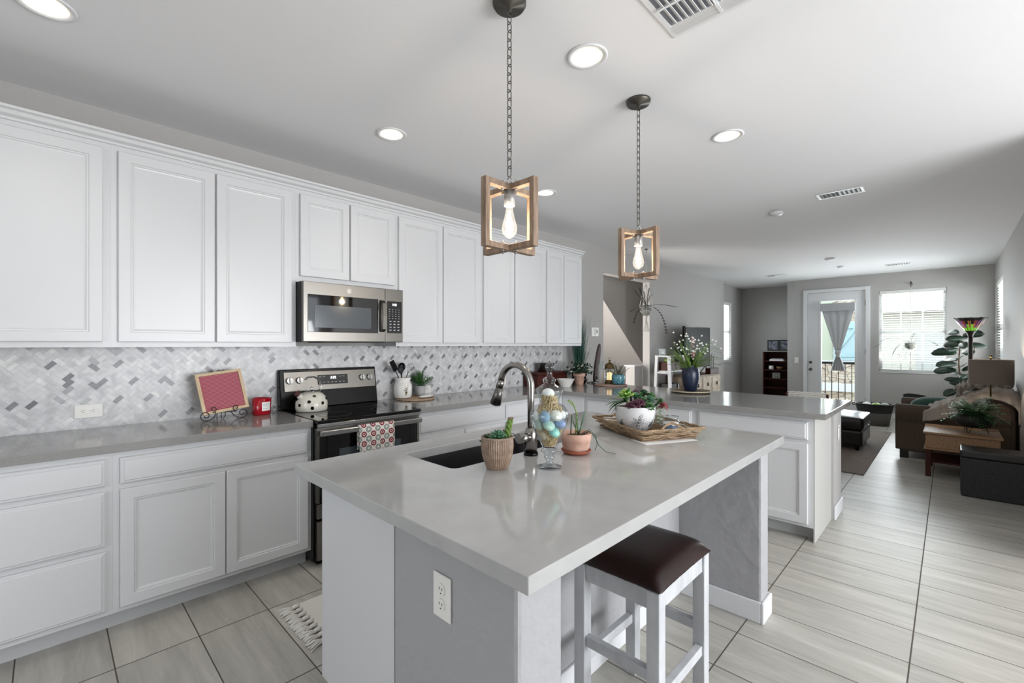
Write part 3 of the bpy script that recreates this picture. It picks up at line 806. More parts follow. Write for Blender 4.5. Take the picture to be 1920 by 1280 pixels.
for A, B in zip(rows, rows[1:]):
    for i in range(10): g._f([A[i], A[i + 1], B[i + 1], B[i]], True)
tw = g.out('dish_towel', TW); tw.location = (1.535, 2.75, .52); tag(tw, 'cream dish towel with maroon medallions hanging on the oven handle', 'towel')
md = tw.modifiers.new('s', 'SOLIDIFY'); md.thickness = .002; md.offset = -1

# ============================================================ MICROWAVE
mw = T('microwave', 'stainless over-the-range microwave with black door window', 'microwave', (1.55, 3.28, 1.40))
MXA, MXB, MZ0, MZ1 = 1.170, 1.928, 1.405, 1.808
g = G(); g.box(MXA, MXB, 3.085, YW - .012, MZ0, MZ1); g.out('housing', BLKMAT, mw, True)
g = G(); g.box(MXA, 1.772, 3.055, 3.084, MZ0, MZ1, .004); g.out('door', STEEL, mw, True)
g = G(); g.box(1.775, MXB, 3.055, 3.084, MZ0, MZ1, .004); g.out('control_panel', STEEL, mw, True)
g = G(); g.box(1.200, 1.715, 3.052, 3.056, MZ0 + .065, MZ1 - .085, .002); g.out('door_glass', BLKGLASS, mw, True)
g = G(); g.box(1.243, 1.655, 3.0508, 3.053, MZ0 + .095, MZ1 - .155, .001); g.out('window_screen', OVENWIN, mw, True)
g = G(); g.box(1.788, 1.915, 3.052, 3.056, MZ0 + .068, MZ1 - .092, .002); g.out('keypad_panel', BLKGLASS, mw, True)
g = G()
pts = [(1.745, 3.052, MZ0 + .075), (1.745, 3.015, MZ0 + .095), (1.745, 3.005, MZ0 + .19), (1.745, 3.015, MZ1 - .115), (1.745, 3.052, MZ1 - .09)]
for (a, b_) in zip(pts, pts[1:]):
    va = Vector(a); vb = Vector(b_); g.quad(va + Vector((-.016, 0, 0)), va + Vector((.016, 0, 0)), vb + Vector((.016, 0, 0)), vb + Vector((-.016, 0, 0)))
    q = Vector((0, .008, 0)); g.quad(va + q + Vector((-.016, 0, 0)), va + q + Vector((.016, 0, 0)), vb + q + Vector((.016, 0, 0)), vb + q + Vector((-.016, 0, 0)))
    for s in (-.016, .016): g.quad(va + Vector((s, 0, 0)), va + q + Vector((s, 0, 0)), vb + q + Vector((s, 0, 0)), vb + Vector((s, 0, 0)))
g.out('handle', STEEL, mw, True)
g = G(); digits(g, '2:30', Matrix.Translation((1.834, 3.0515, MZ1 - .125)), .014, .007, .0105); g.out('clock_digits', LED, mw, True)
g = G()
for r_ in range(4):
    for c_ in range(3): g.box(1.808 + c_ * .034, 1.824 + c_ * .034, 3.0512, 3.052, MZ0 + .088 + r_ * .022, MZ0 + .094 + r_ * .022)
for r_ in range(5):
    for c_ in range(4): g.box(1.803 + c_ * .027, 1.812 + c_ * .027, 3.0512, 3.052, MZ0 + .178 + r_ * .017, MZ0 + .181 + r_ * .017)
g.out('key_legends', LEGEND, mw, True)
g = G(); g.cyl((1.487, 3.0555, MZ1 - .043), (1.487, 3.053, MZ1 - .043), .0165, n=24); lg = g.out('badge', CHROME, mw, True)
g = G(); M0 = Matrix.Translation((1.487, 3.0525, MZ1 - .043))
g.tube([M0 @ Vector((.0135 * math.cos(a * PI / 12), 0, .0135 * math.sin(a * PI / 12))) for a in range(24)], .0009, 4, True)
g.tube([M0 @ Vector((-.002 + .005 * math.cos(R(a)), 0, .005 * math.sin(R(a)))) for a in range(40, 340, 30)], .001, 4)
g.tube([M0 @ Vector((x, 0, z)) for x, z in ((.006, .006), (.002, .006), (.002, 0), (.005, 0), (.002, 0), (.002, -.006), (.007, -.006))], .001, 4)
g.out('monogram', DKMETAL, mw, True)
g = G(); g.box(1.30, 1.78, 3.07, 3.30, MZ0 - .006, MZ0 - .0002); g.out('vent_grille', BLKMAT, mw, True)

# ============================================================ FAUCET
fc = T('faucet', 'brushed steel pull-down gooseneck faucet standing behind the island sink', 'faucet', (1.44, 1.285, K))
g = G(); g.lathe([(0, 0), (.031, 0), (.031, .012), (.028, .012), (0, .012)], n=28); g.out('base_ring', BLACK, fc)
g = G(); g.lathe([(0, .0121), (.027, .0121), (.0265, .09), (.021, .115), (0, .115)], n=28)
pts = [(0, 0, .11), (0, 0, .24)] + [(0, .092 - .092 * math.cos(R(a)), .29 + .092 * math.sin(R(a))) for a in range(0, 181, 12)][0:15]
e = pts[-1]; g.tube(pts, .0145, 16); g.out('gooseneck', FAUC, fc)
d = Vector((0, .10, -.30)).normalized(); p0 = Vector(e); 
g = G(); g.cyl(p0, p0 + d * .034, .0155, .017, 20); g.out('spout_collar', FAUC, fc)
g = G(); q0 = p0 + d * .0345; g.cyl(q0, q0 + d * .080, .0165, .0262, 20); g.cyl(q0 + d * .0801, q0 + d * .085, .0245, .023, 20); g.out('spray_head', mat('spray_steel', '6f6c69', .35, 1), fc)
g = G(); g.cyl((-.010, 0, .075), (-.068, .012, .078), .0205, .0215, 24); g.out('handle_hub', FAUC, fc)
g = G(); g.cyl((-.046, .022, .078), (-.062, .105, .100), .0055, .0045, 12); g.out('handle_lever', FAUC, fc)


# ============================================================ POTS AND PLANTS ON THE ISLAND
def pot_thing(name, label, cat, loc, prof, m, soil_r, soil_z, flute=0, n=36, group=None, soilm=SOIL, potname='pot'):
    t = T(name, label, cat, loc, group=group)
    g = G(); g.lathe(prof, n=n, flute=flute); g.out(potname, m, t)
    if soil_r:
        g = G(); g.lathe([(0, soil_z + .004), (soil_r * .6, soil_z + .003), (soil_r, soil_z)], n=20); g.out('soil', soilm, t)
    return t


# ribbed taupe pot with succulents
t = T('potted_succulent', 'small ribbed taupe pot of succulents in front of the sink', 'plant', (1.195, 1.238, K))
g = G(); pr = [(0, 0), (.040, 0), (.047, .015), (.058, .05), (.0625, .085), (.061, .115)]
g.lathe(pr, n=88, flute=-.045, smooth=False); g.lathe([(.061, .115), (.0625, .117), (.062, .123), (.057, .123), (.055, .10), (0, .098)], n=44); g.out('pot', CERTAN, t)
g = G(); g.lathe([(0, .104), (.03, .103), (.0545, .101)], n=20); g.out('soil', SOIL, t)
g = G(); g.rosette((-.008, -.012, .110), .050, (-.1, -.2, 1), 4, 9, .42, .2, .7); g.out('rosette', G4, t)
g = G(); g.rosette((-.028, .028, .107), .034, (-.3, .2, 1), 3, 9, .35, .2, .7); g.out('rosette', G2, t)
g = G()
for k in range(13):
    z = .108 + k * .0055; r = .027 - .0006 * k
    for i in range(5):
        an = i * 2 * PI / 5 + k * .9; g.leaf((.030 + .012 * k / 13, -.020 - .010 * k / 13, z), (math.cos(an), math.sin(an), .75), r, .015, up=(0, 0, 1), droop=-.4, th=.0018, seg=3)
g.tube([(.030, -.020, .10), (.042, -.030, .178)], .004, 6); g.out('stem_rosette', G5, t)
g = G()
for i in range(9):
    an = i * 2 * PI / 9; g.leaf((.042, -.030, .178), (math.cos(an), math.sin(an), .9), .020, .010, droop=-.4, th=.0018, seg=3)
g.out('stem_tip', mat('leaf_pinkbrown', '7c5a4a', .5, col2='8c7350', nscale=60), t)

# terracotta bowl pot with trailing plants and saucer
t = T('potted_cactus', 'pink terracotta pot with trailing cactus on a saucer beside the glass jar', 'plant', (1.60, 1.165, K))
g = G(); g.lathe([(0, .002), (.052, .002), (.066, .016), (.064, .018), (.050, .0065), (0, .0065)], n=36); g.out('saucer', TERRADK, t)
g = G(); g.lathe([(0, .0066), (.046, .0066), (.058, .028), (.0635, .055), (.065, .056), (.0685, .090), (.064, .090), (.061, .075), (0, .072)], n=40); g.out('pot', TERRA, t)
g = G(); g.lathe([(0, .078), (.03, .077), (.061, .074)], n=20); g.out('soil', SOIL, t)


def zigzag(g, pts, W, m=9):
    # flat stem with notched edges
    for (a, b) in zip(pts, pts[1:]):
        a = Vector(a); b = Vector(b); d = (b - a)
        for k in range(3):
            p = a + d * (k / 3)
            for s in (-1, 1):
                sd = d.normalized().cross(Vector((.6, -.7, .1))).normalized() * s
                g.leaf(p, sd + d.normalized() * .5, W * 1.5, W * 1.0, up=(.5, -.6, .3), droop=0, th=.0012, seg=2)
    g.tube(pts, W * .28, 6)


g = G(); zigzag(g, [(-.01, -.005, .08), (-.005, -.005, .13), (-.005, -.005, .18), (-.020, 0, .215), (-.047, .008, .232)], .011); g.out('zigzag_stem', G5, t)
g = G(); zigzag(g, [(-.022, .012, .08), (-.020, .012, .12), (-.012, .014, .165)], .009); g.out('zigzag_stem', G2, t)
g = G()
for a in range(7):
    an = a * .9; g.tube([(.012, -.005, .078), (.012 + .02 * math.cos(an), -.005 + .02 * math.sin(an), .10 + .008 * a), (.014 + .030 * math.cos(an), -.005 + .03 * math.sin(an), .11 + .012 * a)], .0016, 5)
g.out('thin_stems', G4, t)
g = G(); g.tube([(.01, -.02, .078), (.02, -.055, .10), (.025, -.080, .08), (.03, -.095, .045), (.055, -.115, .015), (.085, -.145, .006)], .0028, 6, r1=.0015)
g.tube([(.02, -.01, .08), (.035, -.045, .105), (.05, -.07, .075), (.045, -.078, .04), (.03, -.078, .02)], .0015, 5); g.out('trailing_stem', G2, t)

# apothecary jar
JX, JY = 1.345, 1.105
jar = T('apothecary_jar', 'tall clear glass apothecary jar with domed lid, filled with straw and eggs', 'jar', (JX, JY, K))
g = G(); g.lathe([(0, .0005), (.047, .0005), (.047, .004), (.030, .009), (.014, .016), (.010, .026), (.018, .032), (.021, .040), (.015, .048), (.026, .056), (.033, .064), (.028, .072), (0, .072)], n=40)
g.out('foot', glassmat('clear_glass_thick', 'eef2f4', .02, 1.6, 1.4), jar)
g = G(); g.lathe([(.026, .0721), (.032, .085), (.040, .105), (.058, .140), (.070, .172), (.0735, .196), (.071, .216), (.058, .236), (.040, .246), (.037, .254), (.041, .268), (.048, .285), (.050, .292),
                  (.048, .292), (.046, .284), (.039, .268), (.035, .254), (.038, .244), (.056, .234), (.069, .214), (.0715, .196), (.068, .172), (.056, .142), (.038, .108), (.029, .088), (0, .078)], n=44)
g.out('bowl', GLASS, jar)
g = G(); g.lathe([(.0525, .2925), (.053, .298), (.040, .310), (.026, .318), (.020, .324), (.024, .330), (.026, .337), (.020, .343), (.011, .348), (.009, .368), (.013, .374), (.0165, .384), (.013, .395), (0, .400)], n=40)
g.out('lid', glassmat('clear_glass_lid', 'eef2f4', .02, 1.55, 1.3), jar)
# straw
g = G(); r2_ = random.Random(5)


def inner(z):
    P = [(.078, .012), (.088, .027), (.108, .036), (.142, .053), (.172, .064), (.196, .067), (.214, .064), (.234, .050), (.246, .034), (.256, .033), (.27, .037), (.28, .040)]
    for (a, b), (c_, d_) in zip(P, P[1:]):
        if a <= z <= c_: return b + (d_ - b) * (z - a) / (c_ - a)
    return .03


for i in range(330):
    z = r2_.choice([r2_.uniform(.084, .165), r2_.uniform(.084, .14), r2_.uniform(.215, .278)]); rr_ = inner(z) * r2_.uniform(.55, .93); an = r2_.uniform(0, 2 * PI); da = r2_.uniform(.5, 1.1) * r2_.choice((-1, 1))
    pts = []
    for k in range(6):
        zz = min(.279, max(.082, z + .010 * math.sin(k * 1.5 + i) + (k - 2) * r2_.uniform(-.004, .004))); q = min(rr_ + .005 * math.sin(k * 2 + i), inner(zz) * .94)
        pts.append((q * math.cos(an + da * k / 5), q * math.sin(an + da * k / 5), zz))
    g.tube(pts, .0015, 4, cap=False)
g.lathe([(0, .084), (.018, .09), (.034, .14), (.030, .155), (0, .15)], n=16); g.lathe([(0, .225), (.022, .228), (.018, .255), (.018, .272), (0, .275)], n=16)
st = g.out('straw_filling', STRAW); st.location = (JX, JY, K); tag(st, 'tan straw nesting stuffed inside the glass apothecary jar', 'straw'); st['kind'] = 'stuff'
# eggs, seen from the camera: right vector rv, toward-camera vector fv
rv = Vector((math.sin(R(YAW)), -math.cos(R(YAW)), 0)); fv = -Vector((math.cos(R(YAW)), math.sin(R(YAW)), 0))
EG = [(-.005, .010, .286, 0, 80, 'plain white egg on top, under the jar lid', .021), (-.021, .048, .200, 1, 10, 'dusty blue egg upright left of centre in the jar', .0215), (.022, .042, .205, 6, 60, 'speckled cream egg right of centre in the jar', .0225),
      (-.006, .050, .168, 2, 60, 'mint green egg at the centre of the jar', .0215), (.036, .036, .173, 3, 80, 'lavender blue egg at the right side of the jar', .0205), (.013, .038, .143, 4, 50, 'aqua egg lowest among the pastel eggs', .0215),
      (-.040, .028, .168, 5, 15, 'mottled sage egg at the left side of the jar', .0195), (-.045, .010, .198, 0, 20, 'white egg pressed to the upper left glass of the jar', .0185), (-.022, .020, .127, 7, 40, 'tan mottled egg half hidden in straw low in the jar', .0185),
      (.048, -.002, .203, 0, 30, 'white egg at the upper right edge of the jar', .0175)]
for a, b_, z, mi_, tilt, l_, r_ in EG:
    g = G(); g.sph((0, 0, 0), r_, (.88, .88, 1.12), 20, Matrix.Rotation(R(tilt), 3, fv), .08)
    p = Vector((JX, JY, K + z)) + rv * a + fv * b_
    single('egg', g, EGGS[mi_], l_, 'egg', p, 'decorative eggs in the apothecary jar')

# ---- wicker tray
TR = T('wicker_tray', 'rectangular woven wicker tray with flared sides and loop handles on the island', 'tray', (2.235, 1.175, K + .004), 60.8)
hx, hy = .225, .165


def rect_pt(s, ex, z, wav=0):
    a, b = hx + ex, hy + ex; P_ = 4 * (a + b); s = (s % 1) * P_
    if s < 2 * a: return Vector((-a + s, -b - wav, z))
    s -= 2 * a
    if s < 2 * b: return Vector((a + wav, -b + s, z))
    s -= 2 * b
    if s < 2 * a: return Vector((a - s, b + wav, z))
    s -= 2 * a
    return Vector((-a - wav, b - s, z))


g = G(); g.box(-hx + .01, hx - .01, -hy + .01, hy - .01, 0, .006)
for i in range(26): x = -hx + .015 + i * (2 * hx - .03) / 25; g.tube([(x, -hy + .01, .008), (x, hy - .01, .008)], .0035, 5)
g.out('tray_base', WICKERD, TR)
g = G(); r3 = random.Random(9)
for k in range(9):
    z = .006 + k * .0052; ex = -.014 + k * .0036; f = r3.choice((5, 6, 7, 9)); ph = r3.uniform(0, 6)
    g.tube([rect_pt(i / 120, ex + .0035 * math.sin(f * 2 * PI * i / 120 + ph), z + .0055 * math.sin(f * 2 * PI * i / 120 + ph * 2)) for i in range(120)], .0027, 5, True)
g.out('woven_side', WICKER, TR)
g = G()
for k in range(3): g.tube([rect_pt(i / 120, .018 + .003 * math.sin(8 * 2 * PI * i / 120 + k * 2.1), .052 + .004 * math.cos(8 * 2 * PI * i / 120 + k * 2.1)) for i in range(120)], .0036, 5, True)
g.out('rim', WICKER, TR)
for sx_ in (-1, 1):
    g = G()
    for dd_ in (0, .006): g.tube([(sx_ * (hx + .014 - .012 * math.sin(PI * i / 12)), -.07 + .14 * i / 12, .045 + dd_ + .034 * math.sin(PI * i / 12)) for i in range(13)], .0036, 6)
    g.out('handle', WICKER, TR)
o = T('paper_card', 'white paper card poking out under the right side of the wicker tray', 'card', (0, 0, 0)); bpy.data.objects.remove(o)
g = G(); g.box(-.15, .15, -.06, .06, 0, .0012)
single('paper_card', g, PAPER, 'white paper card poking out under the right side of the wicker tray', 'card', (2.118, 1.010, K + .0006), rz=-26)

# white planter with leafy drawing
def ringpt(rf, an, z): r = rf(z); return Vector((r * math.cos(an), r * math.sin(an), z))


PB = T('succulent_bowl', 'white ceramic bowl with black leaf drawings, overflowing with succulents, in the tray', 'planter', (2.205, 1.215, K + .0165))
pz = [(0, 0), (.066, 0), (.074, .008), (.093, .035), (.103, .07), (.107, .118), (.108, .128), (.104, .128), (.101, .115), (0, .110)]
PLM = bpy.data.materials.new('speckled_planter'); PLM.use_nodes = True; N = PLM.node_tree.nodes; L = PLM.node_tree.links; b = N['Principled BSDF']; b.inputs['Roughness'].default_value = .35
tc = N.new('ShaderNodeTexCoord'); sp = N.new('ShaderNodeSeparateXYZ'); L.new(tc.outputs['Object'], sp.inputs[0]); n = N.new('ShaderNodeTexNoise'); n.inputs['Scale'].default_value = 420; L.new(tc.outputs['Object'], n.inputs[0])
thr = mth('ADD', mth('MULTIPLY', sp.outputs[2], 2.6), .485); dk = mth('GREATER_THAN', n.outputs[0], thr); m1 = N.new('ShaderNodeMix'); m1.data_type = 'RGBA'; L.new(dk, m1.inputs[0]); m1.inputs[6].default_value = lin('dcdcdd'); m1.inputs[7].default_value = lin('3c3030'); L.new(m1.outputs[2], b.inputs['Base Color'])
g = G(); g.lathe(pz, n=48); g.out('bowl', PLM, PB)


def prad(z):
    for (a, b_), (c_, d_) in zip(pz[1:6], pz[2:7]):
        if b_ <= z <= d_: return a + (c_ - a) * (z - b_) / (d_ - b_) + .0006
    return .108


def drawleaf(g, an0, z0, ang, Ln, Wd):
    for s_ in (1, .55):
        pts = []
        for i in range(17):
            t_ = i / 16 * 2 * PI; u = (1 - math.cos(t_)) / 2 * Ln * (s_ if s_ < 1 else 1); v = math.sin(t_) * Wd / 2 * s_
            a_ = u * math.cos(ang) - v * math.sin(ang); z_ = u * math.sin(ang) + v * math.cos(ang)
            zz = z0 + z_ + (0 if s_ == 1 else Ln * .12 * math.sin(ang)); pts.append(ringpt(prad, an0 + a_ / .1, zz))
        g.tube(pts, .0007, 4, True)


g = G(); fa = math.atan2(-1.215, -2.205)
for an0, k in ((fa + .1, 1), (fa + .95, .6), (fa - .85, .6), (fa + 2.3, 1), (fa - 2.2, .8)):
    z0 = .022 * (1 if k == 1 else .9)
    g.tube([ringpt(prad, an0 + .06 * i * k * .3, z0 + i * .010 * k) for i in range(6)], .0009, 4)
    for (q, zz, an) in ((.02, .035, 20), (.05, .05, 25), (.08, .062, 62)): drawleaf(g, an0 + q * k, z0 + (zz - .02) * k, R(an), .034 * k, .013 * k)
    for (q, zz, an) in ((-.0, .03, 140), (.02, .046, 125)): drawleaf(g, an0 + q * k, z0 + (zz - .02) * k, R(an), .032 * k, .012 * k)
g.out('leaf_drawing', PRINTINK, PB)
g = G(); g.lathe([(0, .121), (.06, .119), (.1005, .117)], n=24); g.out('soil', SOIL, PB)
# local axes: rv = right in picture, fv = toward camera
r4 = random.Random(11)


def at_(a, b_, z): return rv * a + fv * b_ + Vector((0, 0, z))


for i, (a, b_, z, r_, m_, ax) in enumerate([(-.055, .02, .175, .055, G3, (-.2, -.1, 1)), (.02, .05, .150, .042, G1, (0, 0, 1)), (.03, -.03, .165, .042, G1, (.1, 0, 1)), (.062, .045, .155, .040, G4, (.3, -.2, 1)),
                                            (.085, -.01, .165, .042, G1, (.5, 0, 1)), (.06, -.05, .178, .040, G2, (.2, .3, 1)), (.05, .082, .128, .034, G1, (.3, -.6, .8)), (.0, .0, .170, .040, G4, (0, 0, 1)), (.118, .03, .150, .032, G1, (.8, -.3, .8)), (-.012, -.05, .172, .036, G2, (0, .2, 1))]):
    g = G(); axv = rv * ax[0] + fv * (-ax[1]) + Vector((0, 0, ax[2])); g.rosette(at_(a, b_, z), r_, axv, 4, 8, .62, .12, .75)
    g.cyl(at_(a * .7, b_ * .7, .11), at_(a, b_, z), .006, n=8); g.out('rosette', m_, PB)
for a, b_, z, r_, m_ in ((-.02, .085, .140, .038, PURP), (.005, .078, .148, .032, PURP), (-.048, .078, .132, .030, PURP), (.128, .055, .130, .030, REDL), (.145, .03, .122, .028, REDL), (.01, -.02, .19, .025, PURP)):
    g = G(); g.rosette(at_(a, b_, z), r_, rv * (a * 4) + fv * .5 + Vector((0, 0, .8)), 4, 7, .7, .15, .8); g.cyl(at_(a * .6, b_ * .6, .11), at_(a, b_, z), .005, n=8); g.out('rosette', m_, PB)
g = G()
for k, (a, z, dr, L_) in enumerate([(-1, .3, .9, .12), (-1, .6, .7, .11), (-.8, -.1, 1.4, .11), (-.9, .05, 1.2, .12), (-.5, .7, .5, .10), (-.9, .2, 1.3, .10), (-.6, .3, 1.6, .11), (.1, .9, .3, .09)]):
    d_ = rv * a + fv * (.35 * math.sin(k * 2.1)) + Vector((0, 0, z)); g.leaf(at_(-.055, .02, .150), d_, L_, .030, droop=dr, seg=6, th=.001)
g.out('long_leaves', G1, PB)
g = G()
for k in range(60):
    a = .10 + r4.uniform(-.018, .022); z = r4.uniform(.04, .13); p = at_(a + .012, .055 + r4.uniform(-.015, .02), z)
    for q in range(3): g.leaf(p, (r4.uniform(-1, 1), r4.uniform(-1, 1), r4.uniform(-.6, .8)), .012, .007, droop=.2, th=.0006, seg=2)
g.tube([at_(.08, .05, .115), at_(.108, .06, .12), at_(.115, .065, .05)], .0015, 5); g.out('trailing_foliage', VARIEG, PB)

# glass jar candle in the tray
t = T('jar_candle', 'small glass jar with blue label and white wax in the wicker tray', 'candle', (2.268, 1.045, K + .0165))
g = G(); g.lathe([(0, .001), (.040, .001), (.043, .006), (.043, .058), (.036, .066), (.036, .070), (.044, .0705), (.045, .078), (.040, .082), (0, .082)], n=32); g.out('glass_jar', GLASS, t)
g = G(); g.lathe([(0, .004), (.039, .004), (.039, .050), (0, .050)], n=28); g.out('wax', CERW, t)
g = G()
for i in range(18): a0 = fa - .95 + i * .1; a1 = a0 + .1; g.quad(*[(.0436 * math.cos(a), .0436 * math.sin(a), z) for a, z in ((a0, .008), (a1, .008), (a1, .04 + .006 * math.sin(i * .9 + 1)), (a0, .04 + .006 * math.sin(i * .9)))])
g.out('label', mat('jar_label_blue', '2f4f74', .5, col2='7f93a5', nscale=45), t)

# ============================================================ LEFT COUNTER: LETTER BOARD, EASEL, CANDLE
ez = T('display_easel', 'black wrought iron scroll easel on the left counter', 'easel', (.775, 3.33, K))


def spiral(c, r0, r1, a0, a1, n, plane='xz'):
    o_ = []
    for i in range(n + 1):
        t_ = i / n; r = r0 + (r1 - r0) * t_; a = R(a0 + (a1 - a0) * t_); u, v = r * math.cos(a), r * math.sin(a)
        o_.append(Vector(c) + (Vector((u, 0, v)) if plane == 'xz' else Vector((0, u, v))))
    return o_


g = G()
for s in (-1, 1):
    # foot scroll
    p = spiral((s * .100, -.055, .033), .031, .008, -90, -90 + s * 440, 22); g.tube([(s * .040, -.03, .045), (s * .055, -.045, .018), (s * .078, -.053, .005)] + p, .0028, 7)
    # holder scroll in front of the board
    p = spiral((s * .062, -.062, .072), .019, .005, -100, -100 - s * 400, 20); g.tube([(s * .040, -.03, .045), (s * .045, -.05, .048), (s * .056, -.062, .053)] + p, .0026, 7)
g.tube([(-.075, -.035, .045), (.075, -.035, .045)], .0028, 7); g.out('scroll_front', IRON, ez)
g = G(); g.tube([(0, -.034, .045), (0, .0, .17), (0, .038, .305)], .0028, 7)
for s in (-1, 1): g.tube([(s * .010, -.03, .05), (s * .012, -.018, .02), (s * .004, -.01, .003)], .0024, 6); g.tube([(0, .036, .295)] + spiral((s * .014, .038, .300), .010, .003, 180 if s > 0 else 0, (180 if s > 0 else 0) - s * 380, 14), .0022, 6)
g.out('back_bar', IRON, ez)
g = G(); g.tube([(0, .02, .24), (0, .10, .10), (0, .13, .003)], .0026, 7); g.out('rear_leg', IRON, ez)
lb = T('letter_board', 'pale wood framed letter board with pink ribbed felt leaning on the easel', 'letter board', (0, 0, 0))
lb.matrix_world = Matrix.Translation((.790, 3.278, K + .052)) @ Matrix.Rotation(R(-17), 4, 'X') @ Matrix.Rotation(R(-7), 4, 'Y')
g = G(); w2 = .128; hh = .262
for b_ in ((-w2, w2, 0, .018, 0, .018), (-w2, w2, 0, .018, hh - .018, hh), (-w2, -w2 + .018, 0, .018, .018, hh - .018), (w2 - .018, w2, 0, .018, .018, hh - .018)): g.box(*b_, .0015)
g.box(-w2 + .002, w2 - .002, .0125, .017, .002, hh - .002); g.out('frame', PINE, lb)
g = G(); g.box(-w2 + .0185, w2 - .0185, .009, .0124, .0185, hh - .0185); fl_ = g.out('felt', PINKF, lb)
g = G()
for i in range(27): z = .026 + i * .0084; g.box(-w2 + .019, w2 - .019, .0066, .009, z, z + .0042)
g.out('felt_ribs', PINKF2, fl_)

t = T('candle', 'red glass candle with white label left of the range', 'candle', (1.005, 3.335, K))
g = G(); g.lathe([(0, 0), (.050, 0), (.056, .006), (.060, .112), (.057, .112), (.054, .085), (0, .085)], n=40); g.out('red_glass', REDG, t)
g = G(); g.lathe([(0, .0855), (.053, .0855), (.053, .088), (0, .088)], n=24); g.out('wax', mat('red_wax', '8f1a26', .6), t)
fa2 = math.atan2(-3.335, -1.005)
g = G()
for i in range(8): a0 = fa2 + .05 + i * .12; a1 = a0 + .12; g.quad(*[((.0568 + .004 * (z / .112)) * math.cos(a), (.0568 + .004 * (z / .112)) * math.sin(a), z) for a, z in ((a0, .030), (a1, .030), (a1, .088), (a0, .088))])
lb_ = g.out('label', PAPER, t)
g = G()
for z, n_ in ((.074, 6), (.064, 5), (.044, 4)):
    for i in range(n_): a0 = fa2 + .18 + i * .115; a1 = a0 + .07; g.quad(*[((.0572 + .004 * (zz / .112)) * math.cos(a), (.0572 + .004 * (zz / .112)) * math.sin(a), zz) for a, zz in ((a0, z), (a1, z), (a1, z + .0025), (a0, z + .0025))])
g.out('label_print', PRINTINK, lb_)

# ============================================================ KETTLE
kt = T('kettle', 'cream enamel kettle with black polka dots on the range', 'kettle', (1.305, 3.25, .919))
kp = [(0, 0), (.098, 0), (.104, .006), (.107, .03), (.105, .06), (.094, .095), (.072, .12), (.048, .131), (.040, .132), (0, .132)]
g = G(); g.lathe(kp, n=44); ENA = mat('cream_enamel', 'd8d4c8', .15); g.out('body', ENA, kt)


def krad(z):
    for (a, b_), (c_, d_) in zip(kp[1:], kp[2:]):
        if b_ <= z <= d_: return a + (c_ - a) * (z - b_) / (d_ - b_ + 1e-9)
    return .1


fk = math.atan2(-3.255, -1.345)
for da, z in ((.05, .028), (-.15, .072), (.75, .058), (-.8, .048), (.22, .108), (1.45, .035), (1.3, .085), (-1.5, .03), (-1.25, .085), (2.2, .05), (-2.2, .055), (3.0, .07)):
    an = fk + da; r_ = krad(z); nz = .35 if z < .08 else .8
    c_ = Vector((r_ * math.cos(an), r_ * math.sin(an), z)); r2 = krad(z + .004); tz = Vector(((r2 - r_) * math.cos(an), (r2 - r_) * math.sin(an), .004)).normalized(); tt = Vector((-math.sin(an), math.cos(an), 0)); nn = tt.cross(tz).normalized()
    if nn.dot(c_ - Vector((0, 0, z))) < 0: nn = -nn
    g = G(); g.cyl(c_ - nn * .004, c_ + nn * .0012, .0125, .0115, 14); g.out('dot', BLACK, kt)
g = G(); g.lathe([(0, .133), (.038, .133), (.036, .139), (.012, .142), (.006, .148), (.010, .160), (.007, .167), (0, .168)], n=24); g.out('lid', CHROME, kt)
sd = Vector((-.93, -.25, 0))
g = G(); g.cyl(sd * .078 + Vector((0, 0, .090)), sd * .112 + Vector((0, 0, .122)), .024, .017, 18); g.out('spout', ENA, kt)
g = G(); g.cyl(sd * .1121 + Vector((0, 0, .1222)), sd * .122 + Vector((0, 0, .131)), .021, .019, 18); g.cyl(sd * .112 + Vector((0, 0, .135)), sd * .104 + Vector((0, 0, .152)), .004, n=8); g.out('whistle_cap', mat('dark_red_enamel', '4a1714', .3), kt)
for s in (-.008, .008):
    g = G(); off = Vector((.25, -.93, 0)).normalized() * s
    g.tube([Vector((.055, .015, .115)) + off, Vector((.068, .018, .15)) + off, Vector((.068, .018, .185)) + off, Vector((.05, .013, .22)) + off, Vector((.015, .004, .238)) + off, Vector((-.03, -.008, .235)) + off, Vector((-.05, -.013, .222)) + off], .0045, 8); g.out('handle', CHROME, kt)

# ============================================================ RIGHT OF RANGE: MAT, CROCK, PLANT, SPOON REST
def woven_mat(loc, r, label, m, rings=12, name='woven_mat', cat='mat', h=.006, rise=0, m2=None):
    g = G()
    for k in range(rings):
        rr_ = r * (k + .6) / rings; zz = r / rings * .40 + .0006 + rise * (k / rings) ** 2; nseg = 48
        g.tube([(rr_ * math.cos(2 * PI * i / nseg) * (1 + .0), rr_ * math.sin(2 * PI * i / nseg), zz + .0012 * (i % 2)) for i in range(nseg)], r / rings * .40, 6, True)
        if m2 is not None: g.mi = (k % 2)
    return single(name, g, [m, m2] if m2 else m, label, cat, loc)


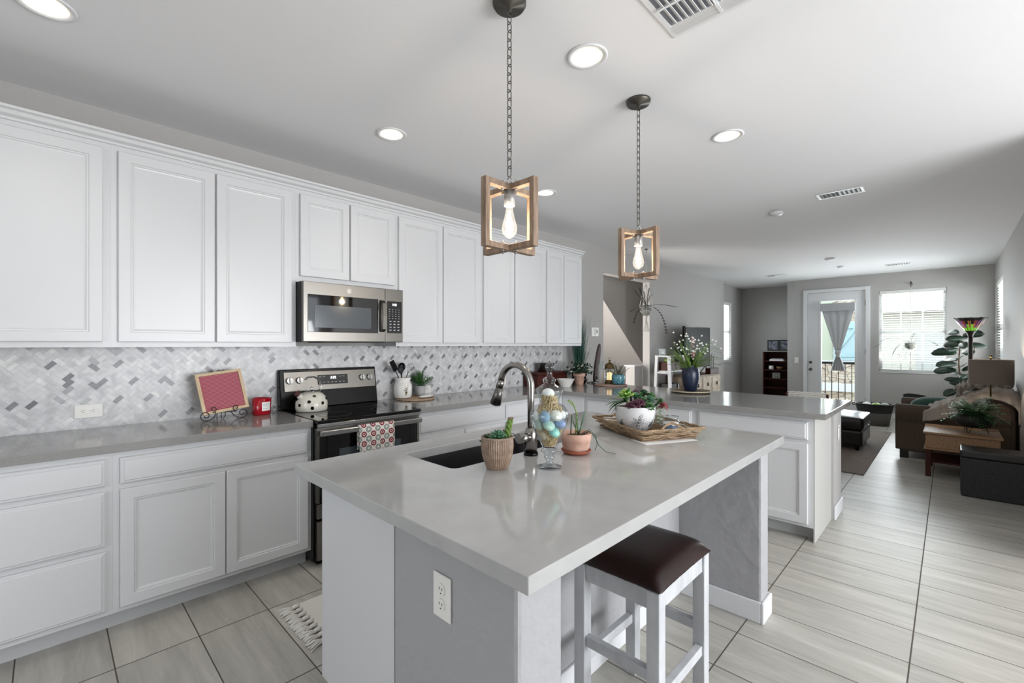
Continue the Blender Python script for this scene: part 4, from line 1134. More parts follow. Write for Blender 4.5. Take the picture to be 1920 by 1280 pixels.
woven_mat((2.215, 3.315, K), .165, 'round woven jute mat on the counter right of the range', JUTE, 10)
cr = T('utensil_crock', 'white ceramic crock with painted sprigs holding kitchen utensils', 'crock', (2.135, 3.385, K + .0155))
g = G(); g.lathe([(0, 0), (.066, 0), (.072, .008), (.076, .05), (.076, .10), (.068, .130), (.060, .136), (.063, .150), (.066, .168), (.066, .172), (.061, .172), (.058, .15), (0, .05)], n=40); g.out('crock_body', CERW, cr)
g = G(); fcn = math.atan2(-3.385, -2.135)
for i in range(7):
    an = fcn + .15 + i * .07; zt = .075 + .03 * math.sin(i * 2.3)
    g.tube([(.0765 * math.cos(fcn + .35), .0765 * math.sin(fcn + .35), .02), (.0768 * math.cos((an + fcn + .35) / 2), .0768 * math.sin((an + fcn + .35) / 2), .05), (.0768 * math.cos(an), .0768 * math.sin(an), zt)], .0008, 4)
    for q in range(4): aa = fcn + .35 + (an - fcn - .35) * (q + 1) / 4; zz = .03 + (zt - .03) * (q + 1) / 4; g.sph((.0765 * math.cos(aa), .0765 * math.sin(aa), zz + .004), .0032, n=6)
g.out('painted_sprigs', mat('sprig_ink', '6a5a2c', .6), cr)
ux, uy, uz = 2.135, 3.385, K + .07
def utensil(name, label, cat, off, tip, build, m):
    t_ = Vector((ux, uy, uz)) + Vector(off); tip = Vector((ux, uy, uz)) + Vector(tip); o = T(name, label, cat, t_)
    g = G(); d_ = (tip - t_); g.tube([(0, 0, 0), d_ * .5, d_], .0045, 8); g.out('utensil_handle', m, o)
    g = G(); build(g, d_); g.out('utensil_head', m, o)


def ladle(g, d_): g.sph(d_ + Vector((0, 0, .025)), .036, (1, .5, 1.05), 16)
def spat(g, d_):
    M_ = Matrix.Translation(d_ + Vector((-.01, 0, .03))) @ Matrix.Rotation(R(-28), 4, 'Y'); g.box(-.024, .024, -.003, .003, -.045, .05, .003, M_)
def whisk(g, d_):
    u = d_.normalized()
    for k in range(5):
        a = PI * k / 5; s_ = Vector((math.cos(a), math.sin(a), 0))
        g.tube([d_ + u * (.10 * math.sin(PI * i / 16) ** .8) + s_ * (.026 * math.sin(2 * PI * i / 16) * (1 if i <= 16 else 1)) for i in range(17)], .0012, 5)
utensil('spatula', 'black slotted spatula leaning left in the utensil crock', 'utensil', (.02, 0, 0), (-.085, -.01, .19), spat, BLACK)
utensil('ladle', 'black ladle standing in the middle of the utensil crock', 'utensil', (-.01, .01, 0), (-.005, .01, .185), ladle, BLACK)
utensil('spoon', 'black serving spoon beside the ladle in the utensil crock', 'utensil', (0, -.02, 0), (-.035, -.02, .165), lambda g, d_: g.sph(d_ + Vector((0, 0, .02)), .027, (1, .4, 1.2), 14), BLKMAT)
utensil('whisk', 'steel wire whisk standing at the right in the utensil crock', 'utensil', (-.02, 0, 0), (.045, 0, .145), whisk, CHROME)

pg = pot_thing('potted_greenery', 'bushy faux greenery in a small pale grey pot right of the utensil crock', 'plant', (2.325, 3.405, K + .0155), [(0, 0), (.038, 0), (.040, .006), (.052, .09), (.048, .09), (.045, .08), (0, .078)], mat('grey_pot', 'a6a6a6', .5), .045, .082)
g = G(); r5 = random.Random(4)
for i in range(85):
    an = r5.uniform(0, 2 * PI); el = r5.uniform(.15, 1.5); d_ = Vector((math.cos(an) * math.cos(el), math.sin(an) * math.cos(el), math.sin(el))); Ls = r5.uniform(.07, .135)
    p1 = Vector((0, 0, .085)) + d_ * Ls; p1.y = min(p1.y, .07); g.tube([(0, 0, .085), p1], .001, 4)
    for k in range(6):
        p = Vector((0, 0, .085)).lerp(p1, .45 + k * .11); g.leaf(p, d_ + Vector((r5.uniform(-1, 1), r5.uniform(-1, .4), r5.uniform(-.3, .8))), .035, .007, th=.0005, seg=2, droop=.3)
g.out('foliage', G1, pg)
g = G(); g.sph((0, 0, 0), .05, (1.7, .75, .22), 20); o = g.out('spoon_rest', CERW); o.location = (2.275, 3.245, K + .0265); o.rotation_euler = (0, 0, R(15)); tag(o, 'white oval ceramic spoon rest on the jute mat', 'spoon rest')

# ============================================================ CORNER: BREAD BOX, PAN, BOWL, PLANTS
bx = T('bread_box', 'dark cherry wood bread box in the counter corner', 'box', (4.03, 3.36, K))
g = G(); g.box(-.27, .27, -.10, .11, 0, .13, .004); g.out('box_body', DKWOOD, bx)
g = G(); g.box(-.28, .28, -.11, .12, .1305, .158, .006); g.out('box_lid', DKWOOD, bx)
g = G(); g.cyl((0, -.101, .08), (0, -.115, .08), .010); g.out('knob', BRASS, bx)
pn = T('saucepan', 'stainless steel pot standing on top of the bread box', 'pot', (4.02, 3.36, K + .1585))
g = G(); g.lathe([(0, 0), (.085, 0), (.092, .008), (.095, .095), (.098, .100), (.093, .100), (.090, .015), (0, .012)], n=36); g.out('pot_body', STEEL, pn)
g = G(); g.cyl((.093, -.02, .085), (.12, -.03, .085), .006, n=8); g.cyl((.12, -.03, .085), (.12, .03, .085), .006, n=8); g.cyl((.12, .03, .085), (.093, .02, .085), .006, n=8); g.out('side_handle', BLACK, pn)
t = T('mixing_bowl', 'white ribbed bowl in front of the bread box', 'bowl', (4.02, 3.07, K))
g = G(); g.lathe([(0, 0), (.055, 0), (.058, .006), (.098, .085), (.102, .09), (.096, .088), (.055, .012), (0, .010)], n=44, flute=-.012); g.out('bowl_body', CERW, t)

t = pot_thing('flowering_plant', 'terracotta pot with white-flowered plant on the corner counter', 'plant', (4.36, 3.13, K), [(0, 0), (.046, 0), (.048, .005), (.062, .10), (.070, .101), (.073, .138), (.068, .138), (.064, .12), (0, .115)], mat('aged_terracotta', 'b98f7c', .9, col2='d3b4a2', nscale=35), .064, .122)
g = G(); r6 = random.Random(8); fl = []
for i in range(120):
    an = r6.uniform(0, 2 * PI); el = r6.uniform(.0, 1.45); d_ = Vector((math.cos(an) * math.cos(el), math.sin(an) * math.cos(el), math.sin(el) * .75)); p1 = Vector((0, 0, .125)) + d_ * r6.uniform(.07, .19)
    p1.z = max(p1.z, .10); g.tube([(0, 0, .12), p1 * .5 + Vector((0, 0, .08)), p1], .001, 4)
    for k in range(4): g.leaf(p1, (r6.uniform(-1, 1), r6.uniform(-1, 1), r6.uniform(-.2, 1)), .035, .022, th=.0006, seg=3)
    if i % 5 == 0: fl.append(p1 + Vector((0, 0, .012)))
g.out('foliage', G2, t)
g = G()
for p in fl: g.sph(p, .0115, (1, 1, .7), 8)
g.out('blossoms', PETAL, t)

t = pot_thing('tall_grass_plant', 'tall faux grass with dark green blades in a black pot against the wall', 'plant', (4.62, 3.32, K), [(0, 0), (.07, 0), (.085, .01), (.09, .13), (.084, .13), (.08, .11), (0, .105)], BLKMAT, .08, .112)
g = G(); r7 = random.Random(2)
for i in range(210):
    an = r7.uniform(0, 2 * PI); q = r7.uniform(0, .05); le = r7.uniform(.35, .80); d_ = Vector((math.cos(an) * .23 * r7.random(), math.sin(an) * .17 * r7.random(), 1))
    g.leaf((q * math.cos(an), q * math.sin(an), .11), d_, le, .007, droop=r7.uniform(0, .22), th=.0008, seg=5, n0=.3, prof=lambda t_: .0035 * (1 - t_ * .85))
g.out('grass_blades', G6, t)
g = G()
for i in range(24):
    an = r7.uniform(-2.6, -.6); g.leaf((.02, -.03, .11), (.12 + .25 * r7.random(), -.1 * r7.random(), 1), r7.uniform(.25, .42), .006, droop=r7.uniform(.2, .9), th=.0008, seg=5, prof=lambda t_: .0035 * (1 - t_ * .8))
g.out('pale_blades', ROPE, t)

t = T('carved_platter', 'dark carved oval platter standing edge-on against the wall in a scroll stand', 'platter', (4.70, 3.16, K))
Mo = Matrix.Rotation(R(22), 4, 'Z') @ Matrix.Rotation(R(8), 4, 'X')
g = G(); 
pts = [(.095 * math.cos(2 * PI * i / 32), .225 * math.sin(2 * PI * i / 32) + .25) for i in range(32)]
g.prism(pts, .022, Mo @ Matrix.Rotation(R(90), 4, 'X')); g.out('platter_disc', DKWOOD, t)
g = G(); g.tube([Mo @ Vector((.098 * math.cos(2 * PI * i / 32), -.011, .25 + .228 * math.sin(2 * PI * i / 32))) for i in range(32)], .013, 7, True); g.out('platter_rim', mat('carved_dark', '1d1512', .5, col2='3a2a22', nscale=70, bump=.6, bscale=90), t)
g = G()
for s in (-1, 1): g.tube([(s * .05, .06, .004), (s * .05, -.05, .02), (s * .06, -.08, .05)] + [p + Vector((s * .06, -.085, .07)) for p in spiral((0, 0, 0), .02, .006, -90, 240, 10)], .005, 7)
g.tube([(-.05, .0, .01), (.05, 0, .01)], .005, 7); g.out('stand', IRON, t)
g = G(); fx = random.Random(3)
single('black_cat_figurine', G().sph((0, 0, .05), .035, (1, 1.2, 1.4), 14).sph((-.01, -.03, .115), .024, (1, 1, .95), 12).cyl((-.022, -.032, .128), (-.026, -.034, .152), .008, .001, 6).cyl((.004, -.032, .128), (.008, -.034, .152), .008, .001, 6).tube([(.02, .04, .01), (.06, .05, .008), (.08, .02, .02), (.085, -.01, .05)], .007, 7, r1=.004),
       BLACK, 'small black cat figurine behind the terracotta flower pot', 'figurine', (4.49, 3.16, K))
t = T('canister', 'frosted white canister with glass top behind the lantern', 'canister', (4.66, 3.02, K))
g = G(); g.lathe([(0, 0), (.043, 0), (.045, .005), (.045, .165), (.042, .17), (0, .17)], n=28); g.out('canister_body', mat('frosted_white', 'cfd0d2', .3), t)
g = G(); g.lathe([(.036, .171), (.036, .26), (.030, .275), (.0, .276)], n=28); g.out('glass_top', GLASS, t)

woven_mat((4.52, 2.80, K), .185, 'round braided jute mat under the lantern on the peninsula', mat('pink_jute', 'b39a8c', .9, col2='96796a', nscale=60), 10)
ln = T('lantern', 'aged brass candle lantern glowing on the round braided mat', 'lantern', (4.60, 2.865, K + .0175))
g = G(); g.lathe([(0, 0), (.062, 0), (.062, .012), (.050, .02), (.052, .035), (.046, .040), (0, .040)], n=28)
g.out('lantern_base', BRASS, ln)
g = G(); g.lathe([(.043, .0405), (.047, .06), (.047, .15), (.043, .172)], n=28); g.out('glass_chimney', GLASS, ln)
g = G(); g.lathe([(0, .041), (.030, .041), (.030, .125), (.006, .13), (0, .15)], n=20); g.out('candle_pillar', FLAME, ln)
g = G()
for a in range(4): an = a * PI / 2 + .4; g.cyl((.052 * math.cos(an), .052 * math.sin(an), .03), (.052 * math.cos(an), .052 * math.sin(an), .178), .003, n=6)
g.lathe([(.058, .174), (.062, .178), (.060, .19), (.050, .22), (.028, .238), (.012, .245), (.010, .252), (.015, .262), (.010, .272), (0, .274)], n=28)
g.tube([Vector((0, .018 * math.cos(2 * PI * i / 12), .283 + .016 * math.sin(2 * PI * i / 12))) for i in range(12)], .002, 5, True); g.out('lantern_cap', BRASS, ln)
tp = pot_thing('teal_potted_plant', 'small teal glazed pot with spiky leaves right of the lantern', 'plant', (4.55, 2.72, K + .0175), [(0, 0), (.052, 0), (.064, .012), (.074, .05), (.076, .085), (.070, .115), (.066, .115), (.064, .10), (0, .098)], TEAL, .063, .10)
g = G(); r8 = random.Random(6)
for i in range(26):
    an = r8.uniform(0, 2 * PI); el = r8.uniform(.35, 1.35); d_ = Vector((math.cos(an) * math.cos(el), math.sin(an) * math.cos(el), math.sin(el))); Ls = r8.uniform(.10, .17); p0_ = Vector((0, 0, .10))
    for k in range(7):
        p = p0_ + d_ * Ls * (.3 + k * .1)
        for s in (-1, 1): sdv = d_.cross(Vector((0, 0, 1))).normalized() * s; g.leaf(p, sdv + d_ * .9, .028, .006, th=.0005, seg=2, droop=.2)
    g.tube([p0_, p0_ + d_ * Ls], .0012, 4)
g.out('spiky_leaves', mat('leaf_greygreen', '3c4a36', .5, col2='66725a', nscale=30), tp)

# navy vase and flowers on charger
VX, VY = 4.42, 1.835
ch = woven_mat((VX, VY, K), .19, 'round black and natural woven charger under the navy vase', mat('seagrass_natural', 'b9aa94', .85), 14, 'woven_charger', 'charger', rise=.012, m2=mat('seagrass_dark', '3a332d', .85))
vs_ = T('vase_of_flowers', 'navy vase of white bell flowers and grasses on the peninsula', 'vase', (VX, VY, K + .014))
g = G(); g.lathe([(0, 0), (.050, 0), (.056, .006), (.070, .06), (.082, .13), (.083, .18), (.074, .222), (.058, .240), (.056, .246), (.060, .252), (.053, .252), (.050, .235), (0, .10)], n=44); g.out('vase_body', NAVY, vs_)
g = G(); r9 = random.Random(12); tips = []
for i in range(80):
    an = r9.uniform(0, 2 * PI); sp_ = r9.uniform(.1, 1.5); d_ = Vector((math.cos(an) * sp_, math.sin(an) * sp_, 1.1)); g.leaf((.02 * math.cos(an), .02 * math.sin(an), .20), d_, r9.uniform(.22, .40), .013, droop=r9.uniform(.2, 1.3), th=.0008, seg=6, n0=.3, prof=lambda t_: .0085 * math.sin(PI * min(1, .15 + .85 * t_)) ** .7)
g.out('grass_leaves', G5, vs_)
g = G()
for i in range(62):
    an = r9.uniform(0, 2 * PI); sp_ = r9.uniform(.05, 1.2); Ls = r9.uniform(.10, .37); a = Vector((0, 0, .22)); m_ = a + Vector((math.cos(an) * sp_ * .4, math.sin(an) * sp_ * .4, 1)).normalized() * Ls * .6
    e_ = m_ + Vector((math.cos(an) * sp_, math.sin(an) * sp_, .55)).normalized() * Ls * .5; g.tube([a, m_, e_], .0011, 4); tips.append(e_)
for a_, z_, s_ in ((.30, .22, 1), (.33, .175, 1), (.24, .26, 1), (-.24, .14, 0), (-.27, .18, 0), (-.20, .12, 0)):
    e_ = rv * a_ + Vector((0, 0, .20 + z_)) ; m_ = rv * a_ * .5 + Vector((0, 0, .24 + z_ * .95)); g.tube([(0, 0, .2), m_, e_], .0012, 4); tips.append(e_)
g.out('flower_stems', G1, vs_)
g = G()
for p in tips: g.lathe([(0, .010), (.007, .008), (.009, 0), (.0085, -.006), (0, -.004)], p + Vector((0, 0, -.002)), 8)
g.out('bell_blossoms', PETAL, vs_)
g = G()
for k in range(9): g.sph((.01 + .012 * math.sin(k * 1.7) , -.02 + .012 * math.cos(k * 2.3), .42 + .014 * k), .008, n=6)
g.tube([(0, 0, .2), (.01, -.02, .54)], .0012, 4)
for k in range(8): g.sph(rv * .0 + Vector((-.06 + .014 * math.sin(k * 2.1), -.05 + .014 * math.cos(k * 1.3), .34 + .006 * k)), .008, n=6)
g.out('pink_blossoms', PINK, vs_)
g = G()
for a_, z_, l_ in ((.20, .30, .10), (.20, .22, .09)): g.leaf(rv * a_ + Vector((0, 0, .12 + z_)), rv + Vector((0, 0, .1)), l_, .022, droop=.6, th=.001)
g.out('broad_leaves', G1, vs_)

# ============================================================ BAR STOOL
t = T('bar_stool', 'white painted backless counter stool with dark brown leather seat tucked under the island', 'stool', (1.545, .82, 0))
sxA, sxB, syA, syB = -.205, .205, -.165, .165
for x in (sxA, sxB):
    for y in (syA, syB):
        g = G(); g.box(x - (0 if x < 0 else .045), x + (.045 if x < 0 else 0), y - (0 if y < 0 else .045), y + (.045 if y < 0 else 0), 0, .597, .003); g.out('leg', WHITEP, t)
for y in (syA, syB):
    yy = y + (.008 if y < 0 else -.034)
    g = G(); g.box(sxA + .0455, sxB - .0455, yy, yy + .026, .535, .596, .002); g.out('apron', WHITEP, t)
    g = G(); g.box(sxA + .0455, sxB - .0455, yy, yy + .026, .222, .258, .002); g.out('stretcher', WHITEP, t)
for x in (sxA, sxB):
    xx = x + (.008 if x < 0 else -.034)
    g = G(); g.box(xx, xx + .026, syA + .0455, syB - .0455, .535, .596, .002); g.out('apron', WHITEP, t)
    g = G(); g.box(xx, xx + .026, syA + .0455, syB - .0455, .300, .336, .002); g.out('stretcher', WHITEP, t)
# cushion
g = G(); bm = g.bm; nx, ny = 16, 14; ex, ey = .216, .176; grid = []
for j in range(ny + 1):
    row = []
    for i in range(nx + 1):
        u = -1 + 2 * i / nx; v = -1 + 2 * j / ny; f = (1 - abs(u) ** 6) * (1 - abs(v) ** 6); z = .606 + .050 * f ** .55 + .006 * (1 - u * u) - .006 * math.exp(-((abs(u) - .72) / .02) ** 2) * f
        row.append(bm.verts.new((ex * u, ey * v, z)))
    grid.append(row)
for j in range(ny):
    for i in range(nx): g._f([grid[j][i], grid[j][i + 1], grid[j + 1][i + 1], grid[j + 1][i]], True)
edge = grid[0] + [grid[j][nx] for j in range(1, ny + 1)] + grid[ny][::-1][1:] + [grid[j][0] for j in range(ny - 1, 0, -1)]
low = [bm.verts.new((v.co.x * .995, v.co.y * .995, .5975 - .004 * (k % 3 == 1))) for k, v in enumerate(edge)]
m_ = len(edge)
for i in range(m_): g._f([edge[i], edge[(i + 1) % m_], low[(i + 1) % m_], low[i]], True)
g._f(low); o = g.out('seat_cushion', LEATHER, t); md = o.modifiers.new('sub', 'SUBSURF'); md.levels = 1; md.render_levels = 2

# woven back stool on the far side of the peninsula
t = T('woven_bar_stool', 'counter stool with white woven back peeking over the far side of the peninsula', 'stool', (5.05, 1.02, 0))
for x in (-.18, .18):
    for y in (-.18, .18): g = G(); g.cyl((x * 1.1, y * 1.1, 0), (x, y, .62), .015, n=10); g.out('leg', DKWOOD, t)
g = G(); g.box(-.2, .2, -.2, .2, .6205, .66, .01); g.out('seat', DKWOOD, t)
for y in (-.17, .17): g = G(); g.cyl((.18, y, .6605), (.22, y, .90), .012, n=8); g.out('back_post', DKWOOD, t)
g = G()
for k in range(12):
    z = .72 + k * .017; g.tube([(.212 + .012 * (z - .8) + .006 * math.sin(i * 1.57 + k * 3.14), -.165 + .33 * i / 24, z + .004 * math.cos(i * 1.57 + k)) for i in range(25)], .008, 6)
g.out('woven_back', ROPE, t)

# bath mat with tassels
t = T('floor_mat', 'white cotton floor mat with knotted tassel fringe by the island sink', 'mat', (1.30, 2.28, 0))
g = G(); g.box(-.38, .40, -.20, .20, .001, .012, .004); g.out('mat_cloth', ROPE, t)
g = G(); r10 = random.Random(1)
for i in range(9):
    y = -.185 + i * .0455; g.tube([(-.38, y, .008), (-.392, y, .013), (-.405, y, .011)], .011, 7); g.sph((-.404, y, .012), .010, n=8)
    for q in range(9):
        dy = (q - 4) * .0045; e_ = r10.uniform(-.012, .012); L_ = r10.uniform(.055, .075); g.tube([(-.406, y + dy * .5, .010), (-.406 - L_ * .5, y + dy * 1.1 + e_ * .5, .012 + .004 * (q % 2)), (-.406 - L_, y + dy * 1.7 + e_, .006)], .0042, 5, r1=.003)
g.out('tassel_fringe', ROPE, t)

# ============================================================ CEILING FIXTURES
def can_light(x, y, label, proto=[None]):
    if proto[0] is None:
        t = T('recessed_light', label, 'ceiling light', (x, y, C), group='recessed can lights in the ceiling')
        g = G(); g.lathe([(.070, -.0005), (.094, -.0005), (.094, -.005), (.088, -.008), (.070, -.004), (.070, -.0005)], n=40); g.out('trim_ring', TRIMW, t)
        g = G(); g.lathe([(.0698, -.004), (.066, -.0015), (.0, -.0015)], n=32); g.out('baffle', CANIN, t)
        g = G(); g.lathe([(0, -.002), (.045, -.002), (.043, -.0055), (0, -.0065)], n=28); g.out('lamp_lens', LAMPE, t)
        proto[0] = t
    else: t = dup(proto[0], (x, y, C), label)
    l = bpy.data.lights.new('can_light_lamp', 'SPOT'); l.energy = 9; l.color = (1, .93, .84); l.spot_size = R(125); l.spot_blend = .8; l.shadow_soft_size = .06
    o = bpy.data.objects.new('can_light_lamp', l); COL.objects.link(o); o.location = (x, y, C - .02)
    return t


can_light(1.765, 1.22, 'recessed ceiling light between the two pendant lamps')
can_light(3.07, 1.03, 'recessed ceiling light right of the far pendant canopy')
can_light(1.54, 2.574, 'recessed ceiling light in front of the wall cabinets above the microwave')
can_light(3.09, 2.58, 'recessed ceiling light right of the near pendant, close to the wall cabinets')
can_light(-.007, 2.585, 'recessed ceiling light cut by the upper left corner of the photo')


def register(name, cx, cy, sx, sy, label, rows=7, kind='multi'):
    t = T(name, label, 'ceiling vent', (cx, cy, C))
    g = G(); f = .022
    for b in ((-sx, sx, -sy, -sy + f, -.006, -.0005), (-sx, sx, sy - f, sy, -.006, -.0005), (-sx, -sx + f, -sy + f, sy - f, -.006, -.0005), (sx - f, sx, -sy + f, sy - f, -.006, -.0005)): g.box(*b, .0015)
    g.out('vent_frame', TRIMW, t)
    g = G(); g.box(-sx + f, sx - f, -sy + f, sy - f, -.0015, -.0005); g.out('vent_throat', mat('vent_shadow', '7d8087', .8), t)
    g = G()
    if kind == 'multi':
        # parallel slats at the outer rows, angled fins within
        for s in (-1, 1):
            for k in range(3): xx = s * (sx - f - .012 - k * .02); M_ = Matrix.Translation((xx, 0, -.006)) @ Matrix.Rotation(R(s * 38), 4, 'Y'); g.box(-.010, .010, -sy + f, sy - f, -.001, .001, 0, M_)
        x_in = sx - f - .07
        for k in range(int((2 * sy - 2 * f) / .024)):
            yy = -sy + f + .014 + k * .024; M_ = Matrix.Translation((0, yy, -.007)) @ Matrix.Rotation(R(-40 if yy < 0 else 40), 4, 'X')
            g.box(-x_in, -.006, -.010, .010, -.001, .001, 0, M_); g.box(.006, x_in, -.010, .010, -.001, .001, 0, M_)
        g.box(-.006, .006, -sy + f, sy - f, -.012, -.002); g.box(-sx + f, sx - f, -.006, .006, -.012, -.002)
    else:
        n = 9
        for k in range(n):
            yy = -sy + f + (2 * sy - 2 * f) * (k + .5) / n; M_ = Matrix.Translation((0, yy, -.006)) @ Matrix.Rotation(R(-35 if k < n / 2 else 35), 4, 'X'); g.box(-sx + f, sx - f, -.008, .008, -.001, .001, 0, M_)
    g.out('louvers', TRIMW, t)
    return t


register('ceiling_vent', 1.715, .66, .21, .21, 'large white square louvered ceiling register at the top of the photo')
register('ceiling_vent', 4.93, .70, .09, .17, 'white rectangular ceiling register beyond the kitchen lights', kind='s')
register('ceiling_vent', 9.9, 2.43, .09, .17, 'small ceiling register near the recessed nook', kind='s')
register('ceiling_vent', 9.95, .62, .09, .17, 'small ceiling register near the window with the hanging fern', kind='s')
for x, y, r_, l_ in ((5.2, 1.274, .065, 'round white smoke detector on the ceiling past the second pendant'), (8.54, 1.344, .07, 'round white ceiling sensor above the living room'), (9.54, 1.349, .05, 'small round white sprinkler cover near the balcony door')):
    g = G(); g.lathe([(0, -.0005), (r_, -.0005), (r_, -.012), (r_ * .8, -.028), (0, -.030)], n=28); single('smoke_detector', g, TRIMW, l_, 'smoke detector', (x, y, C))


def pendant(x, y, label, rz=0):
    zt, zb, hw = 2.015, 1.755, .139
    t = T('pendant_lamp', label, 'pendant lamp', (x, y, C), rz, group='wooden cage pendants over the island')
    g = G(); g.lathe([(0, -.0005), (.066, -.0005), (.066, -.012), (.060, -.014), (.060, -.022), (.012, -.024), (.009, -.036), (0, -.036)], n=36); g.tube([Vector((.009 * math.cos(2 * PI * i / 14), 0, -.045 + .010 * math.sin(2 * PI * i / 14))) for i in range(14)], .0022, 6, True); g.out('canopy', DKMETAL, t)
    g = G(); z = -.052; k = 0; end = zt - C + .032
    while z - .030 > end - .006:
        pts = []
        for i in range(14):
            a = 2 * PI * i / 14; u = .0100 * math.cos(a); v = (.0125 if math.sin(a) >= 0 else -.0125) + .0085 * math.sin(a); pts.append(Vector((u if k % 2 else 0, 0 if k % 2 else u, z - .0165 + v)))
        g.tube(pts, .0021, 5, True); z -= .0335; k += 1
    g.out('chain', DKMETAL, t)
    g = G(); g.tube([Vector((0, .013 * math.cos(2 * PI * i / 16), zt - C + .018 + .013 * math.sin(2 * PI * i / 16))) for i in range(16)], .0026, 6, True); g.cyl((0, 0, zt - C - .03), (0, 0, zt - C + .006), .006, n=10); g.out('hanging_ring', CHROME, t)
    a, b = zt - C, zb - C; s = .011; w_ = .0135
    for ax in (0, 1):
        g = G()

        def bb(u0, u1, v0, v1, z0, z1):
            if ax == 0: g.box(u0, u1, v0, v1, z0, z1, .0012)
            else: g.box(v0, v1, u0, u1, z0, z1, .0012)
        bb(-hw, -hw + .022, -w_, w_, b, a); bb(hw - .022, hw, -w_, w_, b, a)
        d_ = 0 if ax == 0 else .0005
        bb(-hw + .022, hw - .022, -w_, w_, a - .022 - d_, a - d_); bb(-hw + .022, hw - .022, -w_, w_, b + d_, b + .022 + d_)
        g.out('wood_frame', WOODP, t)
    for zz in (a - .024, b - .002):
        for i in range(4):
            an = i * PI / 2 + PI / 4; p = Vector((.037 * math.cos(i * PI / 2), .037 * math.sin(i * PI / 2), zz))
            g = G(); g.sph(p, .006, (1, 1, .8), 10); g.cyl(p, p + Vector((0, 0, .034)), .0022, n=6); g.sph(p + Vector((0, 0, .034)) - Vector((0, 0, .004 if zz > -.8 else .003)), .0045, n=8); g.out('bolt', CHROME, t)
    g = G(); g.cyl((0, 0, a - .0225), (0, 0, a - .083), .0215, n=24); g.out('socket', mat('galvanized', 'a3a5a6', .45, .7), t)
    g = G(); g.lathe([(.013, a - .0835), (.0145, a - .10), (.020, a - .128), (.0285, a - .158), (.0305, a - .175), (.027, a - .192), (.015, a - .205), (.004, a - .211), (0, a - .213)], n=28); bl = g.out('bulb', BULBG, t)
    g = G(); zz = a - .095
    for i in range(6):
        an = i * PI / 3; an2 = an + PI / 6; g.tube([(.004 * math.cos(an), .004 * math.sin(an), a - .10), (.010 * math.cos(an), .010 * math.sin(an), a - .180), (.010 * math.cos(an2), .010 * math.sin(an2), a - .180), (.004 * math.cos(an2), .004 * math.sin(an2), a - .10)], .0011, 5)
    g.out('filament', FILA, bl)
    l = bpy.data.lights.new('pendant_bulb', 'POINT'); l.energy = 5; l.color = (1, .88, .74); l.shadow_soft_size = .02
    o = bpy.data.objects.new('pendant_bulb', l); COL.objects.link(o); o.location = (x, y, zt - .15)


pendant(1.270, 1.247, 'nearer wooden cage pendant lamp hanging in front of the wall cabinets')
pendant(2.286, 1.24, 'farther wooden cage pendant lamp hanging in front of the stair opening', -16)


# ============================================================ BLINDS
def blind(name, label, p0, p1, axis, z0, z1, n, tilt, off):
    # axis 'y': slats run along y at x=off ; axis 'x': run along x at y=off
    t = T(name, label, 'blind', ((off, (p0 + p1) / 2, z0) if axis == 'y' else ((p0 + p1) / 2, off, z0)))
    def bx_(g, a, b, d0, d1, q0, q1, bev=0, M=None):
        if axis == 'y': g.box(d0, d1, a, b, q0, q1, bev, M)
        else: g.box(a, b, d0, d1, q0, q1, bev, M)
    g = G(); bx_(g, p0, p1, off - .03, off + .03, z1 - .06, z1, .003); g.out('headrail', BLIND, t, True)
    g = G(); bx_(g, p0 + .01, p1 - .01, off - .02, off + .02, z0 + .002, z0 + .02, .003); g.out('bottom_rail', BLIND, t, True)
    g = G()
    for k in range(n):
        z = z0 + .04 + (z1 - z0 - .12) * k / (n - 1)
        M_ = Matrix.Translation((off, 0, z)) @ Matrix.Rotation(R(tilt), 4, 'Y') if axis == 'y' else Matrix.Translation((0, off, z)) @ Matrix.Rotation(R(tilt), 4, 'X')
        bx_(g, p0 + .012, p1 - .012, -.022, .022, -.0014, .0014, 0, M_)
    g.out('slats', BLIND, t, True)
    g = G()
    for q in (.2, .5, .8):
        u = p0 + (p1 - p0) * q; c_ = (off - .024, u) if axis == 'y' else (u, off - .024); g.cyl((c_[0], c_[1], z0 + .01), (c_[0], c_[1], z1 - .05), .0015, n=5)
    g.out('ladder_cords', ROPE, t, True)


blind('window_blind', 'white slatted blind on the far wall window behind the hanging fern', .04, .956, 'y', .88, 2.402, 34, -12, XF + .03)
blind('window_blind', 'white slatted blind in the side window right of the stained glass lamp', 9.51, 10.89, 'x', .885, 2.40, 34, 12, YS - .035)
blind('window_blind', 'narrow white slatted blind in the nook window behind the TV wall', 10.36, 11.06, 'x', 1.005, 2.348, 28, 12, YR + .012)

# curtain on the door: pinched at the middle
ct = T('door_curtain', 'grey curtain knotted in the middle hanging over the balcony door glass', 'curtain', (XF - .03, 1.61, .95))
g = G(); g.box(XF - .045, XF - .012, 1.325, 1.905, 2.06, 2.22, .006); g.out('valance', CURT, ct, True)
g = G(); bm = g.bm; rows = []
for z, w_ in ((2.06, .262), (1.85, .205), (1.65, .150), (1.45, .098), (1.32, .062), (1.26, .045)):
    rows.append([bm.verts.new((XF - .032 + .005 * math.cos(i * .75) * (w_ / .27 + .3), 1.60 + w_ * (-1 + 2 * i / 30), z)) for i in range(31)])
for A, B in zip(rows, rows[1:]):
    for i in range(30): g._f([A[i], A[i + 1], B[i + 1], B[i]], True)
o = g.out('upper_drape', CURT, ct, True); md = o.modifiers.new('s', 'SOLIDIFY'); md.thickness = .004
g = G(); g.sph((XF - .04, 1.60, 1.225), .052, (.8, 1.1, 1), 14); g.sph((XF - .04, 1.60, 1.16), .040, (.8, 1.05, 1), 14); g.out('knot', CURT, ct, True)
g = G(); bm = g.bm; rows = []
